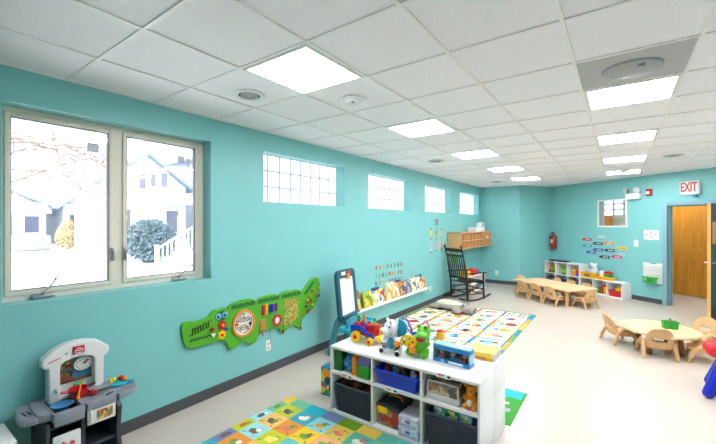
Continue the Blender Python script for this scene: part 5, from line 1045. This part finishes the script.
# ---------------------------------------------------------------- tables
def table_leg(m, x, y, h, r0, r1): return m.lathe([(r1*.8, 0), (r1, .02), (r0, h*.6), (r0*1.15, h)], (x, y, 0), CHAIRM, 14)
T1C = Vector((2.046, 9.18)); T1A = -math.atan2(.888, 1.162); HT = .36
t = thing('activity_table', 'long tan rectangular toddler table by the far wall shelves', 'table', (T1C.x, T1C.y, 0), T1A)
MB().add(shape2d([rr(.80, .40, .05, 0)], .035, .01), Matrix.Translation((0, 0, HT-.0175)), BIRCH).build('tabletop', t)
for sx in (-1, 1):
    for sy in (-1, 1): table_leg(MB(), sx*.68, sy*.30, HT-.034, .03, .034).build('leg', t)
T2C = (3.70, 6.34); H2 = .305
t = thing('round_table', 'round tan toddler table with a green basket on it', 'table', (*T2C, 0), .35)
MB().add(shape2d([[(.425*math.cos(i*PI/32), .425*math.sin(i*PI/32)) for i in range(64)]], .032, .01), Matrix.Translation((0, 0, H2-.016)), BIRCH).build('tabletop', t)
for i in range(4): th = PI/4+i*PI/2; l = MB(); l.tube([(.22*math.cos(th), .22*math.sin(th), H2-.03), (.24*math.cos(th), .24*math.sin(th), .12), (.27*math.cos(th), .27*math.sin(th), .0)], [.035, .032, .036], mat('table_leg_brown', (150, 100, 62), .45), 12); l.build('leg', t)
# toddler chair
def make_chair(label, group):
    t = thing('toddler_chair', label, 'chair', (0, 0, 0), 0, group); S = .155
    m = MB(); L = smooth_loop([(-.135, -.13), (.135, -.13), (.15, .0), (.14, .13), (.07, .15), (-.07, .15), (-.14, .13), (-.15, .0)], 2)
    m.add(shape2d([L], .022, .008), Matrix.Translation((0, 0, S)), CHAIRM); m.build('seat', t)
    # curved back with a hand slot
    bm = bmesh.new(); nu, nv = 16, 14; V = {}
    for j in range(nv+1):
        v = j/nv; z = .12+v*.285; w_ = .142 if v < .5 else .142*math.sqrt(max(.0, 1-((v-.5)/.52)**2.4)); w_ = max(w_, .045)
        for i in range(nu+1):
            u = -1+2*i/nu; V[i, j] = bm.verts.new((u*w_, -.115-.09*v+.045*(u*w_/.155)**2, z))
    for j in range(nv):
        for i in range(nu):
            if 4 <= i < nu-4 and 5 <= j < 7: continue
            bm.faces.new((V[i, j], V[i+1, j], V[i+1, j+1], V[i, j+1]))
    me = bpy.data.meshes.new('backrest'); bm.to_mesh(me); bm.free(); me.materials.append(CHAIRM)
    for p in me.polygons: p.use_smooth = True
    o = bpy.data.objects.new('backrest', me); C.objects.link(o); o.parent = t
    s = o.modifiers.new('s', 'SOLIDIFY'); s.thickness = .02; s.offset = 0; b = o.modifiers.new('b', 'SUBSURF'); b.levels = 1; b.render_levels = 1
    for sd in (-1, 1):
        pts = [(sd*.172, -.165, 0), (sd*.168, -.14, .09), (sd*.158, -.10, .17), (sd*.155, -.04, .205), (sd*.155, .03, .20), (sd*.16, .09, .15), (sd*.168, .135, .06), (sd*.172, .145, 0)]
        P = [Vector(p) for p in pts]; q = []
        for k in range(len(P)-1):
            for f in (0, .5): q.append(P[k].lerp(P[k+1], f))
        q.append(P[-1]); MB().tube(q, [.023]*len(q), CHAIRM, 8, flat=.8).build('leg_frame', t)
        MB().box((sd*.145, .0, S-.012), (.04, .16, .03), CHAIRM, None, .008).build('seat_bracket', t)
    return t
G1 = 'tan chairs around the long toddler table'; G2 = 'tan chairs around the round toddler table'
proto = make_chair('leftmost tan chair on the near side of the long toddler table', G1); first = [True]
def place(x, y, fwd, label, g, sc=1.0):
    if first[0]: c = proto; first[0] = False
    else: c = copy_tree(proto)
    c.location = (x, y, 0); c.rotation_euler = (0, 0, math.atan2(fwd[1], fwd[0])-PI/2); c['label'] = label; c['group'] = g
    c.scale = (sc, sc, sc)
    return c
ex_ = Vector((math.cos(T1A), math.sin(T1A))); ny_ = Vector((-ex_.y, ex_.x))
def t1(s, n): p = T1C+ex_*(s-.73)+ny_*(n-.4075); return p.x, p.y
for s, nm in ((.36, 'leftmost'), (.77, 'middle'), (1.17, 'rightmost')):
    place(*t1(s, .045), ny_, nm+' tan chair on the near side of the long toddler table', G1)
place(*t1(1.55, .42), -ex_, 'tan chair at the right end of the long toddler table', G1)
place(*t1(-.13, .44), ex_, 'tan chair at the left end of the long toddler table', G1)
for s, nm in ((.34, 'leftmost'), (.73, 'middle'), (1.13, 'rightmost')):
    place(*t1(s, .775), -ny_, nm+' tan chair on the far side of the long toddler table', G1)
place(3.655, 6.05, (-.2, .98), 'tan chair nearest the camera at the round table, its slotted back to the camera', G2)
place(3.27, 6.45, (.86, .5), 'tan chair left of the round table, leaning away from it', G2)
place(4.14, 6.82, (-.7, -.7), 'tan chair on the far right side of the round table, facing the camera', G2)
place(4.12, 6.17, (-.99, .05), 'tan chair at the right edge of the photo beside the round table', G2)
# green basket on the round table
t = thing('table_basket', 'green two-part basket with a handle on the round tan table', 'basket', (3.82, 6.38, H2), .3); GM = mat('basket_green', (28, 150, 52), .4)
for x_ in (-.043, .043):
    m = MB(); tub(m, .034, .034, .041, .041, .095, GM); m.tube([(-.042, -.042, .095), (.042, -.042, .095), (.042, .042, .095), (-.042, .042, .095)], .006, GM, 5, True); m.bm.transform(Matrix.Translation((x_, 0, .001))); m.build('cup', t)
MB().tube([(0, -.02, .08), (0, -.02, .135), (0, .02, .135), (0, .02, .08)], .007, GM, 6).build('handle', t)
# ---------------------------------------------------------------- far wall shelves and their toys
def fl(s, d, z): return FW(s, d, z)
organizer('cube_organizer', 'white two-row cube shelf in the far corner by the fire extinguisher', fl(.065, .315, 0), -FA, 1.115, .67, .30, 3, 2)
organizer('cube_organizer', 'low white one-row cube shelf under the crayon stickers', fl(1.185, .315, 0), -FA, 1.08, .365, .30, 3, 1)
def ft(name, label, cat, s, d, z, ang=0): return thing(name, label, cat, fl(s, d, z), -FA+ang)
Z1 = .346
def blocks(s0, z0, specs):
    for nm, ds, dz, dims, mt, cat in specs:
        t = ft('toy_block', nm, cat, s0+ds, .18, z0+dz); MB().box((0, 0, dims[2]/2), dims, mt, None, .01).build('block_body', t); MB().cyl((0, 0, dims[2]), (0, 0, dims[2]+.014), min(dims[:2])*.28, mt, seg=10).build('stud', t)
blocks(.25, Z1, [('green toy block at the bottom of the upper left cube by the fire extinguisher', .03, 0, (.15, .12, .08), GREEN, 'toy block'), ('yellow toy block above the green one in the upper left cube', -.03, .095, (.11, .1, .07), YEL, 'toy block'), ('orange toy block topmost in the upper left cube', .07, .095, (.07, .1, .1), ORANGE, 'toy block'), ('red toy block beside the green one in the upper left cube', -.09, 0, (.06, .1, .07), RED, 'toy block')])
t = ft('toy_dinosaur', 'small lime green toy dinosaur in the upper middle cube of the far shelf', 'toy', .63, .17, Z1); m = MB(); m.tube([(-.12, 0, .19), (-.08, 0, .12), (0, 0, .08), (.08, 0, .05), (.13, 0, .02)], [.03, .04, .055, .035, .015], LIME, 10); m.sph((-.12, -.01, .2), .04, LIME, (1.2, 1, .9))
for x_ in (-.05, .05): m.tube([(x_, -.03, .07), (x_, -.035, 0)], .022, LIME, 8)
for x_ in (-.05, .05): m.tube([(x_, .03, .07), (x_, .035, 0)], .022, LIME, 8)
o = m.build('body', t); q = o.modifiers.new('r', 'REMESH'); q.mode = 'VOXEL'; q.voxel_size = .01; q.use_smooth_shade = True
MB().sph((-.13, -.045, .21), .01, BLACK, seg=8).build('eye', t)
blocks(1.0, Z1, [('orange toy block in the upper right cube of the far shelf', -.05, 0, (.1, .12, .1), ORANGE, 'toy block'), ('blue toy block in the upper right cube of the far shelf', .06, 0, (.1, .12, .07), BLUE, 'toy block'), ('red toy block on the blue one in the upper right cube', .06, .085, (.09, .1, .07), RED, 'toy block'), ('yellow toy block on the orange one in the upper right cube', -.05, .115, (.08, .1, .05), YEL, 'toy block')])
for i, nm in enumerate(('left', 'middle', 'right')):
    t = ft('toy_basket', 'dark basket in the lower %s cube of the far two-row shelf' % nm, 'basket', .25+.372*i, .17, .024); m = MB(); tub(m, .12, .1, .145, .115, .2, BASK); m.build('basket_body', t); MB().tube([(-.147, -.117, .2), (.147, -.117, .2), (.147, .117, .2), (-.147, .117, .2)], .008, BASK, 6, True).build('rim', t)
    t = ft('plush_ball', ['brown', 'grey', 'red-brown'][i]+' soft ball in the dark basket of the lower %s cube' % nm, 'toy', .25+.372*i, .17, .16); MB().sph((0, 0, .03), .07, [BROWN, GREY, RB][i], (1.2, 1, .8)).build('ball_body', t); MB().sph((0, 0, .085), .02, CREAM, seg=8).build('tag_knob', t)
t = ft('toy_keyboard', 'flat dark toy keyboard on top of the far two-row shelf', 'toy', .42, .17, .67); MB().b2((-.27, -.1, 0), (.27, .1, .03), DARK, .006).build('case', t); MB().b2((-.24, -.085, .03), (.2, -.02, .036), mat('key_blue', (60, 110, 150), .4)).build('keys', t, 0); MB().box((.1, .04, .04), (.14, .08, .02), GREY, None, .005).build('control_panel', t)
# items on the low shelf
TUBY = mat('tub_yellow', (244, 186, 30), .35)
t = ft('yellow_tub', 'wide yellow tub on the low shelf under the crayon stickers', 'tub', 1.38, .17, .365); m = MB(); tub(m, .175, .09, .20, .11, .12, TUBY); m.build('tub_body', t); MB().tube([(-.205, -.115, .12), (.205, -.115, .12), (.205, .115, .12), (-.205, .115, .12)], .012, TUBY, 6, True).build('rim', t); MB().b2((-.08, -.125, .045), (.06, -.108, .085), mat('tub_print', (110, 80, 50), .5)).build('front_print', t, 0)
t = ft('plush_toy', 'pale grey plush toy sitting up in the wide yellow tub', 'plush toy', 1.43, .15, .40); m = MB(); m.sph((0, 0, .11), .11, mat('pale_plush', (206, 208, 212), .9), (1.25, .85, 1.1)); m.sph((.01, -.01, .235), .085, mat('pale_plush', (206, 208, 212))); 
for s in (-1, 1): m.sph((.01+s*.07, 0, .305), .03, mat('pale_plush', (206, 208, 212))); m.sph((s*.09, -.03, .12), .035, mat('pale_plush', (206, 208, 212)), (1, 1, 1.4))
o = m.build('body', t); q = o.modifiers.new('r', 'REMESH'); q.mode = 'VOXEL'; q.voxel_size = .012; q.use_smooth_shade = True
e = MB(); [e.sph((.01+s*.03, -.09, .25), .009, BLACK, seg=6) for s in (-1, 1)]; e.sph((.01, -.095, .225), .014, DARK, seg=8); e.build('face', t)
t = ft('toy_garage', 'yellow toy stand on the right of the low shelf', 'toy', 1.78, .16, .365); MB().b2((-.16, -.09, 0), (.16, .09, .07), TUBY, .01).build('stand_base', t); MB().b2((-.14, -.092, .015), (.14, -.089, .05), ORANGE).build('front_print', t, 0)
for nm, ds, dims, mt, z_ in (('green toy block on the yellow toy stand', .06, (.16, .1, .06), GREEN, .436), ('white toy block on the yellow toy stand', -.09, (.1, .1, .13), WHITE, .436), ('red toy block topmost on the yellow toy stand', .06, (.17, .1, .055), RED, .512)):
    t = ft('toy_block', nm, 'toy block', 1.78+ds, .16, z_); MB().box((0, 0, dims[2]/2), dims, mt, None, .008).build('block_body', t); MB().cyl((0, 0, dims[2]), (0, 0, dims[2]+.012), .025, mt, seg=10).build('stud', t)
Zb = .024
blocks(1.73, Zb, [('green toy block at the left of the middle cube of the low shelf', -.1, 0, (.08, .1, .15), GREEN, 'toy block'), ('red toy block in the middle cube of the low shelf', .0, 0, (.07, .1, .2), RED, 'toy block'), ('yellow toy block in the middle cube of the low shelf', .06, 0, (.05, .1, .17), YEL, 'toy block'), ('blue toy block at the right of the middle cube of the low shelf', .12, 0, (.05, .1, .13), BLUE, 'toy block')])
t = ft('toy_basket', 'grey basket in the left cube of the low shelf', 'basket', 1.37, .17, Zb); m = MB(); tub(m, .13, .1, .15, .115, .2, GREY); m.build('basket_body', t); MB().tube([(-.15, -.117, .2), (.15, -.117, .2), (.15, .117, .2), (-.15, .117, .2)], .008, GREY, 6, True).build('rim', t)
t = ft('red_bin', 'red bin with a yellow toy in the right cube of the low shelf', 'bin', 2.08, .17, Zb); m = MB(); tub(m, .125, .1, .145, .115, .13, RED); m.build('bin_body', t); MB().tube([(-.147, -.117, .13), (.147, -.117, .13), (.147, .117, .13), (-.147, .117, .13)], .008, RED, 6, True).build('rim', t)
t = ft('toy_car', 'yellow toy car lying in the red bin of the low shelf', 'toy car', 2.1, .17, Zb+.09); MB().box((0, 0, .05), (.17, .09, .07), YEL, None, .02).box((0, 0, .10), (.09, .08, .05), YEL, None, .02).build('car_body', t)
for x_ in (-.05, .05):
    for y_ in (-.047, .047): MB().cyl((x_, y_-.008, .025), (x_, y_+.008, .025), .022, DARK, seg=12).build('wheel', t)
# ---------------------------------------------------------------- plastic toy at the right edge
t = thing('plastic_toy_stand', 'red and blue plastic toy stand cut off by the right edge of the photo', 'toy', (4.25, 5.0, 0)); PB = mat('deep_blue_plastic', (12, 34, 176), .3); PR = mat('bright_red_plastic', (214, 22, 40), .3)
for x_, y_ in ((-.27, -.10), (.27, -.10), (-.2, .3), (.2, .3)): 
    m = MB(); m.tube([(x_, y_, .045), (x_*.75, y_*.7, .22), (x_*.5, y_*.45, .42)], [.05, .054, .05], PB, 14); m.sph((x_, y_, .05), .05, PB); m.build('leg', t)
m = MB(); m.tube([(.24*math.cos(a*PI/12), .06+.2*math.sin(a*PI/12), .46) for a in range(24)], .055, PR, 12, True); m.build('top_ring', t)
MB().sph((-.22, -.06, .47), .075, PR).build('corner_knob', t); MB().cyl((0, .06, .43), (0, .06, .45), .2, YEL, seg=24).build('tray', t)
